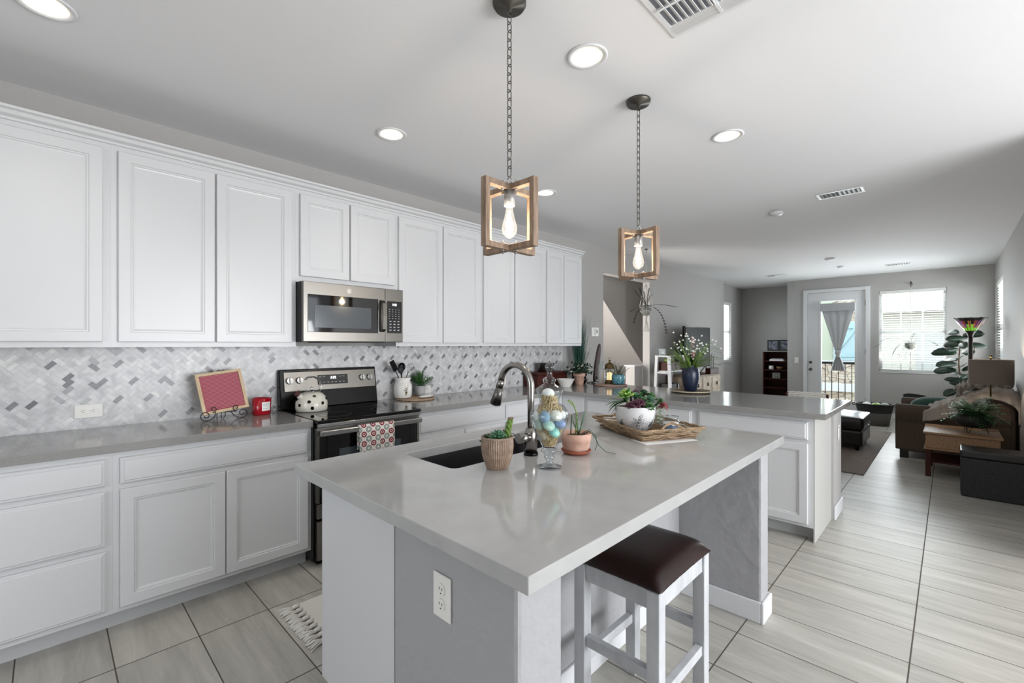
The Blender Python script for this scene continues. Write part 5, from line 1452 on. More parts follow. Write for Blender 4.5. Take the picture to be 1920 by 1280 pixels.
for z, w_ in ((1.14, .035), (1.05, .070), (.93, .105), (.86, .120)):
    rows.append([bm.verts.new((XF - .035 + .014 * math.cos(i * 1.3), 1.60 + w_ * (-1 + 2 * i / 24), z)) for i in range(25)])
for A, B in zip(rows, rows[1:]):
    for i in range(24): g._f([A[i], A[i + 1], B[i + 1], B[i]], True)
o = g.out('tail', CURT, ct, True); md = o.modifiers.new('s', 'SOLIDIFY'); md.thickness = .004


# ============================================================ HANGING PLANTS
def fernlike(g, o0, fronds, m=None, leaf=.03, w=.014, k=12):
    for d_, L_, dr in fronds:
        d_ = Vector(d_).normalized(); p = Vector(o0); pts = [p.copy()]; dd = d_.copy()
        for i in range(k):
            dd = (dd + Vector((0, 0, -dr / k))).normalized(); p = p + dd * L_ / k; pts.append(p.copy())
            sd = dd.cross(Vector((0, 0, 1)));
            if sd.length < .1: sd = Vector((.7, -.7, 0))
            sd.normalize()
            for s in (-1, 1): g.leaf(p, sd * s + dd * .4 + Vector((0, 0, .15)), leaf, w, th=.0008, seg=2, droop=.3)
        g.tube(pts, .002, 4)


hp = T('hanging_fern', 'trailing fern in a white macrame hanger in front of the far window', 'hanging plant', (10.86, .50, 1.36))
g = G(); g.cyl((11.035, .50, 2.50), (11.0, .50, 2.50), .018, n=10); g.tube([(11.0, .50, 2.50), (10.90, .50, 2.53), (10.86, .50, 2.50), (10.86, .50, 2.44), (10.88, .50, 2.43)], .009, 7); g.out('wall_hook', DKMETAL, hp, True)
g = G(); g.tube([(10.86, .50, 2.44), (10.86, .50, 1.62)], .004, 5)
for i in range(4):
    an = i * PI / 2; g.tube([(10.86, .50, 1.66), (10.86 + .08 * math.cos(an), .50 + .08 * math.sin(an), 1.42), (10.86 + .05 * math.cos(an), .50 + .05 * math.sin(an), 1.29), (10.86, .5, 1.23)], .003, 5)
g.tube([(10.86, .50, 1.24), (10.86, .5, 1.10)], .010, 6, r1=.004)
for i in range(6): g.tube([(10.86, .5, 1.12), (10.86 + .02 * math.cos(i), .5 + .02 * math.sin(i), .93)], .003, 4)
g.out('macrame_cord', ROPE, hp, True)
g = G(); g.lathe([(0, 1.29), (.05, 1.295), (.085, 1.34), (.085, 1.40), (.078, 1.42), (0, 1.41)], (10.86, .50, 0), 20); g.out('pot', mat('white_net_pot', 'c7c5bd', .6, col2='6f7468', nscale=80), hp, True)
g = G(); fernlike(g, (10.86, .50, 1.42), [((.0, .9, .5), .55, 1.3), ((-.3, .8, .7), .45, 1.2), ((0, -.9, .35), .55, 1.3), ((-.2, -.7, .6), .40, 1.6), ((-.6, .5, .1), .38, 2.4), ((-.6, .3, -.2), .34, 2.6), ((-.3, -.2, .9), .2, .8), ((-.1, .6, .2), .35, 2.2)], leaf=.05, w=.028, k=14)
g.out('fronds', G2, hp, True)

hm = T('macrame_hanging_plant', 'dark leafy plant in a white macrame hanger below the far pendant lamp', 'hanging plant', (5.9, 3.08, 1.75))
HX, HY = 5.9, 3.08
g = G(); g.cyl((HX, HY, C - .0005), (HX, HY, C - .012), .02, n=10); g.tube([(HX, HY, C - .012), (HX, HY, C - .04), (HX + .012, HY, C - .05), (HX, HY, C - .06)], .003, 5); g.out('ceiling_hook', DKMETAL, hm, True)
g = G(); g.tube([(HX, HY, C - .055), (HX, HY, 2.24)], .003, 5)
for i in range(4):
    an = i * PI / 2 + .5; q = (math.cos(an), math.sin(an)); g.tube([(HX, HY, 2.24), (HX + .05 * q[0], HY + .05 * q[1], 2.12), (HX + .085 * q[0], HY + .085 * q[1], 1.94), (HX + .08 * q[0], HY + .08 * q[1], 1.86), (HX, HY, 1.78)], .005, 5)
    an2 = an + PI / 2; q2 = (math.cos(an2), math.sin(an2))
    for z in (1.93, 1.87): g.tube([(HX + .083 * q[0], HY + .083 * q[1], z), (HX + .083 * (q[0] + q2[0]) / 1.4, HY + .083 * (q[1] + q2[1]) / 1.4, z - .03), (HX + .083 * q2[0], HY + .083 * q2[1], z)], .004, 5)
g.sph((HX, HY, 1.775), .02, n=8)
for i in range(14): a = i * .9; g.tube([(HX, HY, 1.77), (HX + .02 * math.cos(a), HY + .02 * math.sin(a), 1.68), (HX + .045 * math.cos(a), HY + .045 * math.sin(a), 1.57)], .0045, 4)
g.out('macrame_hanger', ROPE, hm, True)
g = G(); g.lathe([(0, 1.80), (.045, 1.80), (.068, 1.86), (.072, 1.94), (.066, 1.94), (.06, 1.9), (0, 1.9)], (HX, HY, 0), 20); g.out('pot', mat('grey_net_pot', '9a9a96', .7), hm, True)
DARKL = mat('leaf_blackgreen', '151a16', .5, col2='222a22', nscale=30)
g = G(); fernlike(g, (HX, HY, 1.93), [((.7, -.7, .25), .42, .5), ((.6, -.7, .3), .52, 3.2), ((-.6, .7, .1), .22, .8), ((-.5, .6, .0), .30, 2.4), ((-.2, .3, 1), .26, 0), ((.1, -.1, 1), .24, .1), ((.0, .15, 1), .20, 0), ((-.4, .5, .9), .26, 0), ((.3, -.1, .8), .18, .4), ((-.5, -.3, .3), .2, 1.5)], leaf=.045, w=.022)
g.out('leaves', DARKL, hm, True)

# ============================================================ TV WALL
dr = T('dresser', 'distressed cream dresser with dark pulls under the television', 'dresser', (7.98, 3.24, 0))
g = G(); g.box(7.38, 8.66, 3.04, 3.46, .08, .835); 
for x in (7.40, 8.58):
    for y in (3.06, 3.38): g.box(x, x + .06, y, y + .06, 0, .0795)
g.out('dresser_body', CREAMP, dr, True)
g = G(); g.box(7.36, 8.69, 3.02, 3.47, .836, .865, .004); g.out('dresser_top', mat('weathered_top', '6d5b4a', .6, col2='8a7866', nscale=20), dr, True)
for i in range(3):
    for k in range(3):
        g = G(); x0_ = 7.40 + i * .42; z0_ = .12 + k * .235; g.panel((x0_, 3.0395, z0_), (1, 0, 0), (0, -1, 0), .40, .22, [(0, 0), (0, .012), (.006, .014), (.02, .014), (.024, .010)]); d1 = g.out('drawer', CREAMP, dr, True)
        g = G(); xc = x0_ + .20; g.sph((xc, 3.018, z0_ + .125), .012, n=8); g.lathe([(.003, .04), (.010, .02), (.014, .005), (0, -.004)], (xc, 3.016, z0_ + .078), 10); g.out('pull', BLKMAT, d1, True)
tv = T('television', 'flat screen television standing on the cream dresser behind the flowers', 'television', (8.05, 3.22, .866))
g = G(); g.box(7.50, 8.60, 3.20, 3.25, .985, 1.70, .004); g.out('tv_housing', BLACK, tv, True)
g = G(); g.box(7.512, 8.588, 3.197, 3.2005, 1.0, 1.688); g.out('screen', mat('tv_screen', '08080a', .5, spec=.12), tv, True)
for x in (7.70, 8.42): g = G(); g.tube([(x, 3.13, .872), (x, 3.225, .99)], .008, 6); g.tube([(x, 3.31, .872), (x, 3.225, .99)], .008, 6); g.out('stand_foot', BLACK, tv, True)
g = G(); g.box(-.20, .20, -.045, .045, 0, .10, .004); single('planter_box', g, DKWOOD, 'long dark wooden planter box at the right end of the dresser top', 'box', (8.36, 3.075, .866))
g = G(); r11 = random.Random(3)
for a_, b_ in ((-.02, .26), (-.10, .22), (.06, .2)):
    for k in range(10): g.leaf((a_ + .01 * math.sin(k), 0, .0 + b_ * (k + 1) / 10), (math.cos(k * 2), math.sin(k * 2), .7), .035, .018, seg=2)
    g.tube([(a_, 0, 0), (a_, 0, b_)], .003, 5)
fernlike(g, (.08, -.02, .04), [((.9, -.35, .25), .42, .4)], leaf=.03, w=.016)
o = single('eucalyptus_sprigs', g, DARKL, 'dark leafy sprigs standing in the planter box on the dresser', 'plant', (8.36, 3.075, .968))
g = G(); g.lathe([(0, 0), (.05, 0), (.08, .05), (.085, .10), (.06, .15), (.03, .165), (.032, .18), (0, .18)], n=24); single('ginger_jar', g, mat('stoneware', '9a958c', .4), 'round grey stoneware jar on the dresser beside the navy vase', 'jar', (7.58, 3.10, .866))

ls = T('ladder_shelf', 'white painted A-frame ladder shelf beside the stair opening', 'shelf', (7.02, 3.24, 0))
for x in (6.75, 7.30):
    g = G()
    for s, y in ((-1, 3.09), (1, 3.39)):
        Mleg = None; ya = y; yb = 3.24 + s * .10
        g.prism([(ya - .022, 0), (ya + .022, 0), (yb + .022, 1.19), (yb - .022, 1.19)], .035, Matrix(((0, 0, 1, x - .017), (1, 0, 0, 0), (0, 1, 0, 0), (0, 0, 0, 1))))
    g.box(x - .017, x + .018, 3.115, 3.365, 1.191, 1.215); g.box(x - .012, x + .012, 3.14, 3.34, .93, .955)
    g.box(x - .012, x + .012, 3.12, 3.36, .46, .485)
    g.out('side_frame', WHITEP, ls, True)
for z in (.956, .486): g = G(); g.box(6.77, 7.282, 3.13, 3.35, z, z + .018); g.out('shelf_board', WHITEP, ls, True)
g = G(); g.box(-.105, .115, -.09, .09, 0, .135, .004)
single('storage_crate', g, DKWOOD, 'left dark wooden crate on the ladder shelf upper board', 'crate', (6.90, 3.24, .9745))
g = G(); g.box(-.12, .12, -.09, .09, 0, .13, .004)
single('storage_crate', g, DKWOOD, 'right dark wooden crate on the ladder shelf upper board', 'crate', (7.15, 3.24, .9745))
g = G(); g.box(-.12, .12, -.09, .09, 0, .26, .006); single('storage_basket', g, BLKMAT, 'dark basket on the lower board of the ladder shelf', 'basket', (6.93, 3.24, .5045))
g = G(); g.lathe([(0, 0), (.07, 0), (.075, .01), (.075, .24), (.06, .26), (0, .26)], n=24); single('glass_canister', g, mat('smoked_glass', '454b45', .1), 'smoked glass canister on the lower board of the ladder shelf', 'jar', (7.17, 3.24, .5045))
g = G(); g.lathe([(0, 0), (.06, 0), (.08, .03), (.05, .055), (0, .06)], n=20); single('green_bowl', g, G5, 'small green bowl on the left crate of the ladder shelf', 'bowl', (6.88, 3.2, 1.1100))
g = G(); M_ = Matrix.Rotation(R(-10), 4, 'X'); g.box(-.055, .055, -.006, .006, 0, .11, .002, M_)
pf = single('picture_frame', g, mat('frame_pale_blue', '9fb4bd', .4), 'small pale blue picture frame on top of the ladder shelf', 'picture frame', (6.75, 3.24, 1.2165), rz=-35)
g = G(); g.box(-.045, .045, -.0075, -.0062, .012, .098, 0, M_); g.out('picture', PAPER, pf)

# ============================================================ NOOK: BOOKCASE
bc = T('bookcase', 'small dark wood bookcase in the grey nook', 'bookcase', (11.62, 2.78, 0))
g = G(); bx0, bx1, by0, by1 = 11.42, 11.83, 2.50, 3.07
g.box(bx0, bx1, by0, by0 + .025, 0, 1.22); g.box(bx0, bx1, by1 - .025, by1, 0, 1.22); g.box(bx1 - .012, bx1, by0 + .025, by1 - .025, 0, 1.22); g.box(bx0, bx1 - .012, by0 + .025, by1 - .025, 0, .06); g.out('bookcase_body', DKWOOD, bc, True)
for z in (.42, .62, .82, 1.02): g = G(); g.box(bx0 + .01, bx1 - .0125, by0 + .026, by1 - .026, z - .02, z); g.out('shelf', DKWOOD, bc, True)
g = G(); g.box(bx0 - .02, bx1, by0 - .0, by1 + .02, 1.2205, 1.245, .004); g.out('bookcase_top', mat('grey_top', '7a756e', .5), bc, True)
g = G(); g.box(-.10, .10, -.14, .14, 0, .03, .002)
single('book', g, PAPER, 'white book lying flat on the top shelf of the bookcase', 'book', (11.55, 2.80, 1.0205))
g = G(); g.box(-.09, .09, -.12, .12, 0, .022, .002); single('book', g, mat('book_grey', '8e8e92', .6), 'grey book lying on the white book in the bookcase', 'book', (11.56, 2.80, 1.0515))
g = G(); g.lathe([(0, 0), (.045, 0), (.05, .01), (.05, .085), (0, .085)], n=18); single('mug', g, CERW, 'white mug on the second shelf of the bookcase', 'mug', (11.52, 2.92, .8205))
g = G(); g.lathe([(0, 0), (.03, 0), (.06, .035), (.066, .07), (0, .06)], n=18); single('wooden_bowl', g, mat('tan_wood', '7c5a3e', .5), 'small tan wooden bowl on the second shelf of the bookcase', 'bowl', (11.52, 2.75, .8205))
o = single('picture_frame', G().box(-.01, .01, -.08, .08, 0, .13, .002), mat('silver_frame', '8b8d8f', .3, .6), 'small silver framed picture on the third shelf of the bookcase', 'picture frame', (11.52, 2.82, .6205))
g = G(); g.box(-.0115, -.0102, -.068, .068, .012, .118); g.out('picture', mat('photo_dim', '5c5f57', .5, col2='a5a79c', nscale=30), o)
o = single('picture_frame', G().box(-.01, .01, -.24, .24, 0, .25, .002), BLKMAT, 'wide black framed photo collage standing on top of the bookcase', 'picture frame', (11.60, 2.78, 1.2455))
g = G(); g.box(-.0115, -.0102, .03, .21, .03, .22); g.box(-.0115, -.0102, -.21, -.03, .03, .22); g.out('picture', mat('photo_collage', '23262b', .4, col2='7e8291', nscale=16), o)

# ============================================================ LIVING ROOM
single('area_rug', G().box(-1.6, 1.6, -.95, .95, .001, .012, .003), RUGM, 'grey brown woven area rug under the black leather ottoman', 'rug', (7.62, 1.60, 0))
ot = T('ottoman', 'black tufted leather ottoman with small turned feet on the rug', 'ottoman', (7.68, 1.14, .0125))
g = G(); g.box(-.41, .41, -.34, .34, .055, .26, .03); g.out('ottoman_base', DKLEATH, ot)
g = G(); t_ = bmesh.new(); bmesh.ops.create_cube(t_, size=1); bmesh.ops.scale(t_, vec=(.85, .71, .16), verts=t_.verts); bmesh.ops.subdivide_edges(t_, edges=t_.edges[:], cuts=9, use_grid_fill=True)
for v in t_.verts:
    u, q = v.co.x / .425, v.co.y / .355
    if v.co.z > .0: v.co.z += .035 * (1 - u * u) * (1 - q * q) ** .5 - .018 * sum(math.exp(-((u - a) ** 2 + (q - b) ** 2) / .012) for a in (-.5, 0, .5) for b in (-.45, .45))
    v.co.x *= 1 - .04 * (v.co.z / .08) ** 2; v.co.y *= 1 - .04 * (v.co.z / .08) ** 2; v.co.z += .345
g._merge(t_, True); o = g.out('cushion_top', DKLEATH, ot); md = o.modifiers.new('s', 'SUBSURF'); md.levels = 1; md.render_levels = 1
for x in (-.35, .35):
    for y in (-.28, .28): g = G(); g.lathe([(0, 0), (.018, 0), (.026, .015), (.018, .03), (.024, .045), (.024, .0545), (0, .0545)], (x, y, 0), 14); g.out('foot', BLACK, ot)

# sofa: arm toward us, back along the right wall
sf = T('armchair', 'wide brown chenille armchair with rolled arms seen from its side', 'armchair', (7.9, -.02, 0))
SX0, SX1, SY0, SY1 = 7.28, 8.52, -.52, .48


def arm(xc):
    g = G(); P = []
    x0_, x1_ = xc - .13, xc + .13
    P = [(-.10, .10), (.10, .10), (.10, .44), (.125, .50), (.135, .56), (.115, .615), (.06, .645), (0, .65), (-.06, .645), (-.115, .615), (-.135, .56), (-.125, .50), (-.10, .44)]
    g.prism([(a, b) for a, b in P], .97, Matrix(((1, 0, 0, xc), (0, 0, 1, -.49), (0, 1, 0, 0), (0, 0, 0, 1))), smooth=False)
    bmesh.ops.bevel(g.bm, geom=[e for e in g.bm.edges], offset=.008, segments=1, affect='EDGES'); return g


for xc in (SX0 + .135, SX1 - .135): g = arm(xc); g.out('chair_arm', SOFAB, sf, True)
g = G(); g.box(SX0 + .27, SX1 - .27, -.30, .42, .10, .29, .02); g.box(SX0 + .06, SX1 - .06, -.30, .40, .085, .0995); g.out('chair_base', SOFAB, sf, True)
g = G(); g.box(SX0 + .275, SX1 - .275, -.26, .44, .2905, .46, .04); g.out('seat_cushion', SOFAB, sf, True)
g = G(); g.box(SX0 + .02, SX1 - .02, -.525, -.30, .10, .84, .05); g.out('chair_back', SOFAB, sf, True)
for x in (SX0 + .08, SX1 - .08):
    for y in (-.44, .40): g = G(); g.box(x - .04, x + .04, y - .04, y + .04, 0, .0995, .003); g.out('chair_leg', BLKMAT, sf, True)
g = G(); g.sph((0, 0, 0), .25, (1.15, .95, .48), 24); o = g.out('throw_pillow', GREENV); o.location = (7.89, .13, .60); tag(o, 'dark green velvet pillow behind the near armchair arm', 'pillow')


def cloth(g, pts_fn, nu, nv):
    gr = [[g.bm.verts.new(pts_fn(i / nu, j / nv)) for i in range(nu + 1)] for j in range(nv + 1)]
    for j in range(nv):
        for i in range(nu): g._f([gr[j][i], gr[j][i + 1], gr[j + 1][i + 1], gr[j + 1][i]], True)


def drape(path, x0_, hang, width, amp, ph=0):
    def f(u, v):
        s = v * (len(path) - 1); k = min(int(s), len(path) - 2); t_ = s - k; y, z = [path[k][q] + (path[k + 1][q] - path[k][q]) * t_ for q in (0, 1)]
        w_ = u * (hang + width); rip = amp * math.sin(v * 31 + ph) + amp * .6 * math.sin(v * 57 + u * 5)
        if w_ < hang: return (x0_ + rip * .8 - .02, y, z - (hang - w_) * (.75 + .25 * math.sin(v * 9 + ph)))
        return (x0_ + (w_ - hang), y, z + abs(rip) + amp * math.sin(u * 14))
    return f


g = G(); cloth(g, drape([(.22, .60), (.13, .655), (.03, .70), (-.08, .76), (-.18, .82), (-.28, .875), (-.40, .885), (-.50, .88), (-.545, .82), (-.548, .66)], 7.28, .17, .40, .014), 26, 90)
o = single('throw_blanket', g, THROWM2, 'taupe fringed throw draped over the near corner of the armchair', 'blanket', (0, 0, .0)); o.modifiers.new('s', 'SOLIDIFY').thickness = .014
g = G(); cloth(g, drape([(-.06, .86), (-.13, .90), (-.22, .94), (-.32, .955), (-.42, .95), (-.50, .92)], 7.42, .09, .45, .018, 2), 24, 60)
o = single('throw_blanket', g, THROWM, 'mottled grey knit blanket bunched on top of the armchair back', 'blanket', (0, 0, 0)); o.modifiers.new('s', 'SOLIDIFY').thickness = .03

# end table: pine box on dark legs
et = T('end_table', 'honey pine box-top end table on dark wooden legs beside the armchair', 'table', (6.78, -.09, 0))
g = G(); g.box(6.44, 7.12, -.38, .20, .447, .47, .006); g.out('table_top', PINE2, et, True)
g = G(); g.box(6.46, 7.10, -.36, .18, .30, .4465, .003); g.box(6.445, 7.115, -.375, .195, .285, .2995, .004); g.out('table_box', PINE2, et, True)
g = G(); g.sph((6.445, -.1, .37), .014, n=10); g.out('knob', BRASS, et, True)
for x in (6.48, 7.06):
    for y in (-.34, .16): g = G(); g.box(x - .022, x + .022, y - .022, y + .022, 0, .2845, .002); g.out('table_leg', DKWOOD, et, True)
for y in (-.34, .16): g = G(); g.box(6.503, 7.037, y - .012, y + .012, .11, .14); g.out('stretcher', DKWOOD, et, True)
g = G(); g.box(6.503, 7.037, -.327, .147, .141, .156); g.out('lower_shelf', DKWOOD, et, True)

pb = T('potted_fern', 'leafy fern in a black bowl on hairpin legs on the pine end table', 'plant', (6.74, -.185, .4705))
g = G(); g.lathe([(0, .055), (.10, .055), (.13, .08), (.142, .13), (.138, .19), (.130, .19), (.12, .17), (0, .165)], n=32); g.out('bowl', BLKMAT, pb)
for i in range(3):
    an = i * 2 * PI / 3 + .6; c_ = Vector((.085 * math.cos(an), .085 * math.sin(an), 0)); tv_ = Vector((-math.sin(an), math.cos(an), 0)) * .025
    g = G(); g.tube([c_ + tv_ + Vector((0, 0, .060)), c_ * 1.25 + tv_ * .3 + Vector((0, 0, .003)), c_ * 1.25 - tv_ * .3 + Vector((0, 0, .003)), c_ - tv_ + Vector((0, 0, .060))], .003, 5); g.out('hairpin_leg', IRON, pb)
g = G(); rf = random.Random(21); fr = []
for i in range(95):
    an = rf.uniform(0, 2 * PI); fr.append(((math.cos(an), math.sin(an), rf.uniform(.4, 2.2)), rf.uniform(.13, .26), rf.uniform(.5, 1.5)))
fernlike(g, (0, 0, .15), fr, leaf=.045, w=.026, k=8); g.out('fern_fronds', G1, pb)

tl = T('table_lamp', 'glass base table lamp with wide taupe drum shade on the end table', 'lamp', (6.96, -.315, .4705))
g = G(); g.lathe([(0, 0), (.07, 0), (.07, .015), (.02, .03), (.03, .07), (.06, .14), (.065, .20), (.04, .27), (.018, .31), (.018, .36), (0, .36)], n=28); g.out('lamp_base', GLASS, tl)
g = G(); g.cyl((0, 0, .3605), (0, 0, .78), .007, n=10); g.sph((0, 0, .79), .014, n=10); g.cyl((0, 0, .51), (0, 0, .57), .016, n=12); g.out('stem', BRASS, tl)
g = G(); g.lathe([(.170, .50), (.170, .755), (.166, .755), (.166, .50), (.170, .50)], n=48); g.out('lamp_shade', SHADE, tl)
g = G(); g.sph((0, 0, .62), .032, (1, 1, 1.2), 12); g.out('bulb', mat('warm_bulb', 'fff0dc', .4, emit='ffdfb8', es=6), tl)
for a in range(3): g = G(); g.cyl((0, 0, .745), (.165 * math.cos(a * 2.1), .165 * math.sin(a * 2.1), .745), .0018, n=5); g.out('shade_arm', BRASS, tl)
l = bpy.data.lights.new('table_lamp_bulb', 'POINT'); l.energy = 6; l.color = (1, .85, .68); l.shadow_soft_size = .04; o = bpy.data.objects.new('table_lamp_bulb', l); COL.objects.link(o); o.location = (6.96, -.315, 1.14)

bk = T('storage_cube', 'black tweed storage cube with leather-look lid at the right edge', 'ottoman', (6.0, -.32, 0))
g = G(); g.box(5.835, 6.16, -.53, -.075, .0, .352, .012); g.out('cube_body', CUBEF, bk, True)
g = G(); g.box(5.83, 6.165, -.535, -.07, .353, .42, .014); g.out('cube_lid', DKLEATH, bk, True)

# floor lamp with stained glass shade
fl = T('floor_lamp', 'torchiere floor lamp with stained glass bowl shade behind the armchair', 'lamp', (9.50, -.225, 0))
g = G(); g.lathe([(0, 0), (.14, 0), (.14, .02), (.05, .04), (.02, .06), (.018, .08), (0, .08)], n=28); g.out('lamp_base', DKWOOD, fl)
g = G(); g.cyl((0, 0, .0805), (0, 0, 1.50), .022, .026, 16); g.lathe([(.026, 1.50), (.032, 1.53), (.055, 1.575), (.07, 1.59), (0, 1.59)], n=24); g.out('pole', mat('dark_bronze', '2a211d', .4, .3), fl)
GLC = [mat('sg_green', '6fae3c', .3, emit='8fd63e', es=.45), mat('sg_amber', 'b87a4a', .3, emit='c98a56', es=.25), mat('sg_purple', '7c3f74', .3, emit='8f4c8a', es=.25), mat('sg_dark', '30231f', .3), mat('sg_red', '8f3a3a', .3, emit='a33a3a', es=.2)]
g = G(); n_ = 28; ringz = [(.060, 1.592), (.085, 1.635), (.118, 1.685), (.152, 1.735), (.182, 1.770)]; rs = random.Random(5)
for k in range(4):
    for i in range(n_):
        a0, a1 = 2 * PI * i / n_, 2 * PI * (i + 1) / n_; (ra, za), (rb, zb) = ringz[k], ringz[k + 1]
        g.mi = 0 if k == 0 else rs.choice((0, 1, 1, 2)) if k == 1 else rs.choice((1, 2, 3, 4, 4)) if k == 2 else 3
        e2 = .010 * (i % 4 == 0) if k == 3 else 0
        g.quad((ra * math.cos(a0), ra * math.sin(a0), za), (ra * math.cos(a1), ra * math.sin(a1), za), (rb * math.cos(a1), rb * math.sin(a1), zb + e2), (rb * math.cos(a0), rb * math.sin(a0), zb + e2))
o = g.out('lamp_shade', GLC, fl); o.modifiers.new('s', 'SOLIDIFY').thickness = .003
g = G()
for i in range(14): a = 2 * PI * i / 14; g.tube([(r_ * 1.012 * math.cos(a + .04 * k * (-1) ** i), r_ * 1.012 * math.sin(a + .04 * k * (-1) ** i), z_) for k, (r_, z_) in enumerate(ringz)], .0035, 4)
g.tube([(.184 * math.cos(2 * PI * i / 40), .184 * math.sin(2 * PI * i / 40), 1.773 + .007 * (i % 4 == 0)) for i in range(40)], .006, 5, True); g.out('leading', BLKMAT, fl)

# fiddle leaf fig
fg = T('fiddle_leaf_fig', 'tall fiddle leaf fig in the corner behind the armchair', 'plant', (10.25, -.13, 0))
g = G(); g.lathe([(0, 0), (.15, 0), (.18, .30), (.17, .30), (.16, .26), (0, .26)], n=28); g.out('pot', CERW, fg)
g = G(); g.lathe([(0, .263), (.158, .262)], n=20); g.out('soil', SOIL, fg)
g = G(); g.tube([(0, 0, .25), (.02, 0, .7), (0, .02, 1.1), (-.02, .0, 1.5)], .014, 8, r1=.008); g.tube([(0.02, 0, .6), (.03, -.10, .95), (.0, -.16, 1.35)], .010, 7, r1=.006); g.out('trunk', STEMB, fg)
g = G(); rg_ = random.Random(31)
fp = lambda t_: .5 * (.5 * math.sin(PI * min(1, .1 + .9 * t_)) ** .6 + .28 * t_ * (1 - t_ ** 6) * 1.5)
for i in range(30):
    z = .62 + i * .032; an = i * 2.4; br = -.10 if i % 3 == 0 else 0; d_ = Vector((math.cos(an), math.sin(an), rg_.uniform(-.15, .35)))
    if d_.y < 0: d_.y *= .55
    L_ = rg_.uniform(.24, .33); pp = lambda t_, q=L_: q * .70 * fp(t_)
    g.leaf(Vector((.0, br, z)) + d_ * .05, d_, L_, 1, up=(-.75 + rg_.uniform(-.3, .3), rg_.uniform(-.3, .5), .55), droop=rg_.uniform(.0, .6), th=.0012, seg=8, prof=pp, fold=.12)
    g.tube([(0, br, z - .02), Vector((0, br, z)) + d_ * .055], .003, 5)
g.out('leaves', GLEAF, fg)

# dark slatted chair back / small crib behind the sofa
sc_ = T('slatted_chair', 'dark slat-backed chair between the armchair and the far window', 'chair', (10.45, .36, 0))
for x in (10.25, 10.65):
    for y in (.18, .54): g = G(); g.box(x - .02, x + .02, y - .02, y + .02, 0, .3195); g.out('leg', BLKMAT, sc_, True)
g = G(); g.box(10.22, 10.68, .15, .57, .32, .35, .005); g.out('seat', BLKMAT, sc_, True)
g = G(); P = [(.15, .46), (.57, .46), (.57, .535), (.50, .555), (.36, .545), (.22, .51), (.15, .49)]
for y in (.165, .555): g.box(10.26, 10.28, y - .015, y + .015, .3505, .47)
g.prism(P, .025, Matrix(((0, 0, 1, 10.258), (1, 0, 0, 0), (0, 1, 0, 0), (0, 0, 0, 1)))); g.out('back_rail', BLKMAT, sc_, True)
for k in range(6): g = G(); g.box(10.262, 10.278, .20 + k * .055, .222 + k * .055, .351, .4595); g.out('back_slat', BLKMAT, sc_, True)

bs_ = T('laundry_basket', 'oval grey basket with black liner beside the armchair', 'basket', (9.95, .93, 0))
g = G(); g.lathe([(0, 0), (.20, 0), (.235, .22), (.225, .22), (.19, .01), (0, .01)], n=32, sx=.8); g.out('basket_body', mat('felt_grey', '55534e', .9), bs_)
g = G(); g.lathe([(.237, .221), (.262, .36), (.268, .37), (.255, .372), (.23, .23)], n=32, sx=.8); g.out('basket_liner', BLKMAT, bs_)
for s in (-1, 1): g = G(); g.tube([(.0, s * .262, .365), (0, s * .30, .36), (.0, s * .315, .345), (0, s * .30, .33), (0, s * .262, .335)], .008, 6); g.out('basket_handle', BLKMAT, bs_)
for dx, dy, c_, l_ in ((.0, .10, PAPER, 'white folded cloth heaped at the left in the laundry basket'), (-.03, -.03, G3, 'green patterned cloth in the middle of the laundry basket'), (.02, -.14, CURT, 'pale grey cloth at the right in the laundry basket')):
    g = G(); g.sph((0, 0, 0), .062, (1.2, 1.0, .6), 14); single('folded_cloth', g, c_, l_, 'cloth', (9.95 + dx, .93 + dy, .352), 'cloths in the laundry basket')

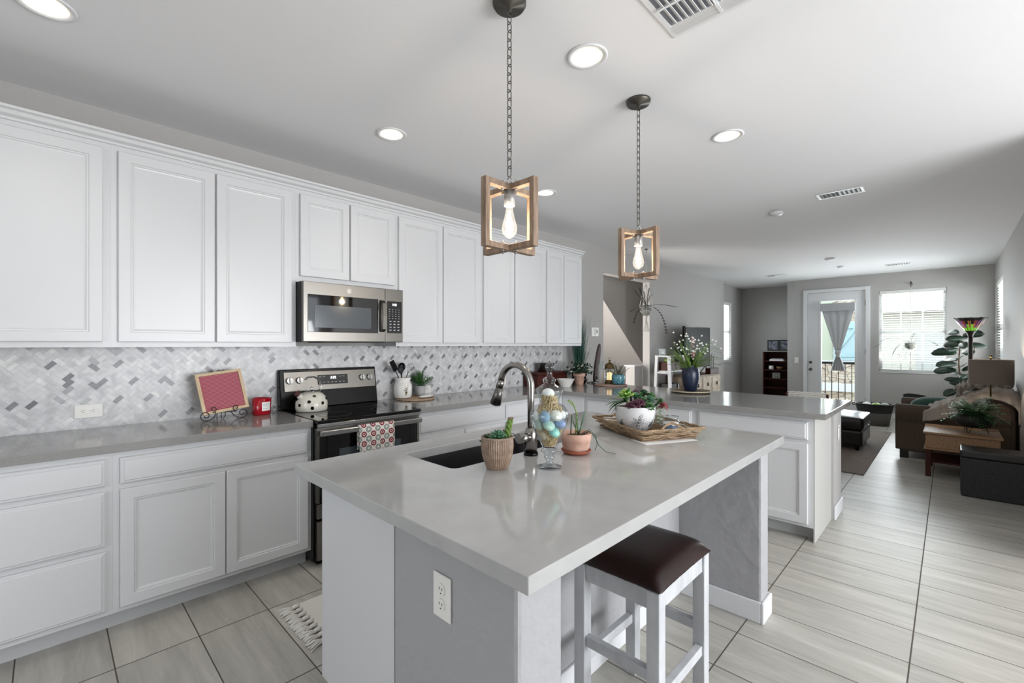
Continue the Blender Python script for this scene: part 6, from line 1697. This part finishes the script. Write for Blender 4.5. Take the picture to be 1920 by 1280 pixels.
# ============================================================ OUTSIDE
sbox('balcony_floor', STUCCO, (11.17, 12.5, -.6, 2.9, -.12, -.02)); bpy.data.objects['balcony_floor'].name = 'floor_balcony'
rl = T('balcony_railing', 'black metal balcony railing outside the glass door', 'railing', (12.35, 1.5, -.02))
g = G(); g.box(12.33, 12.37, 1.15, 2.8, .95, 1.0); g.box(12.335, 12.365, 1.15, 1.18, -.0195, .95); g.box(12.335, 12.365, 2.77, 2.8, -.0195, .95); g.box(12.335, 12.365, 1.181, 2.769, .05, .08); g.out('rails', IRON, rl, True)
for k in range(12): g = G(); g.box(12.343, 12.357, 1.29 + k * .122, 1.304 + k * .122, .081, .949); g.out('baluster', IRON, rl, True)
nb = T('neighbour_building', 'neighbouring stone and stucco house wall seen through the balcony door', 'building', (15.2, 2.2, -3))
g = G(); g.box(15, 15.4, 2.30, 3.3, .95, 4.0); g.out('siding_wall', SIDING, nb, True)
g = G(); g.box(14.95, 15.4, 1.45, 3.3, -3, .92); g.box(14.98, 15.4, 1.45, 2.295, .95, 4.0); g.out('stone_wall', STONE, nb, True)
g = G(); g.box(14.85, 14.949, 1.45, 3.3, .12, .34, .01); g.box(14.9, 15.0, 1.45, 3.3, .921, .949); g.out('ledge', TRIMW, nb, True)
sh = G(); sh.box(14.93, 14.979, 1.74, 2.27, .96, 2.0); sh = sh.out('shutter', SHUTT, nb, True)
g = G()
for z in (1.06, 1.82): g.box(14.90, 14.929, 1.75, 2.26, z, z + .09)
g.prism([(1.75, 1.82), (1.83, 1.82), (2.26, 1.15), (2.18, 1.15)], .029, Matrix(((0, 0, 1, 14.90), (1, 0, 0, 0), (0, 1, 0, 0), (0, 0, 0, 1)))); g.out('z_brace', mat('shutter_brace', 'a9c6cf', .7), sh, True)
n2_ = T('neighbour_house', 'pale neighbouring house with low hip roof seen through the window blinds', 'building', (20, .2, -3))
g = G(); g.box(18, 22, -2.2, 3.2, -3, 2.35); g.out('house_wall', STUCCO, n2_, True)
g = G(); bm = g.bm; vs2 = [bm.verts.new(p) for p in ((17.6, -2.6, 2.36), (17.6, 3.6, 2.36), (22.4, 3.6, 2.36), (22.4, -2.6, 2.36), (19.8, -.6, 3.0), (19.8, 1.6, 3.0))]
for f in ((0, 1, 5, 4), (1, 2, 5), (2, 3, 4, 5), (3, 0, 4), (3, 2, 1, 0)): bm.faces.new([vs2[i] for i in f])
g.out('hip_roof', ROOFT, n2_, True)
g = G(); g.box(17.95, 17.999, -.2, .7, .6, 1.7); g.out('house_window', mat('dim_window', 'b9bdbe', .2), n2_, True)
g = G(); g.box(-60, 80, -60, 60, -3.1, -3.0)
struct(g.out('floor_outside_ground', mat('ground_sand', 'b5ab9c', .9)))
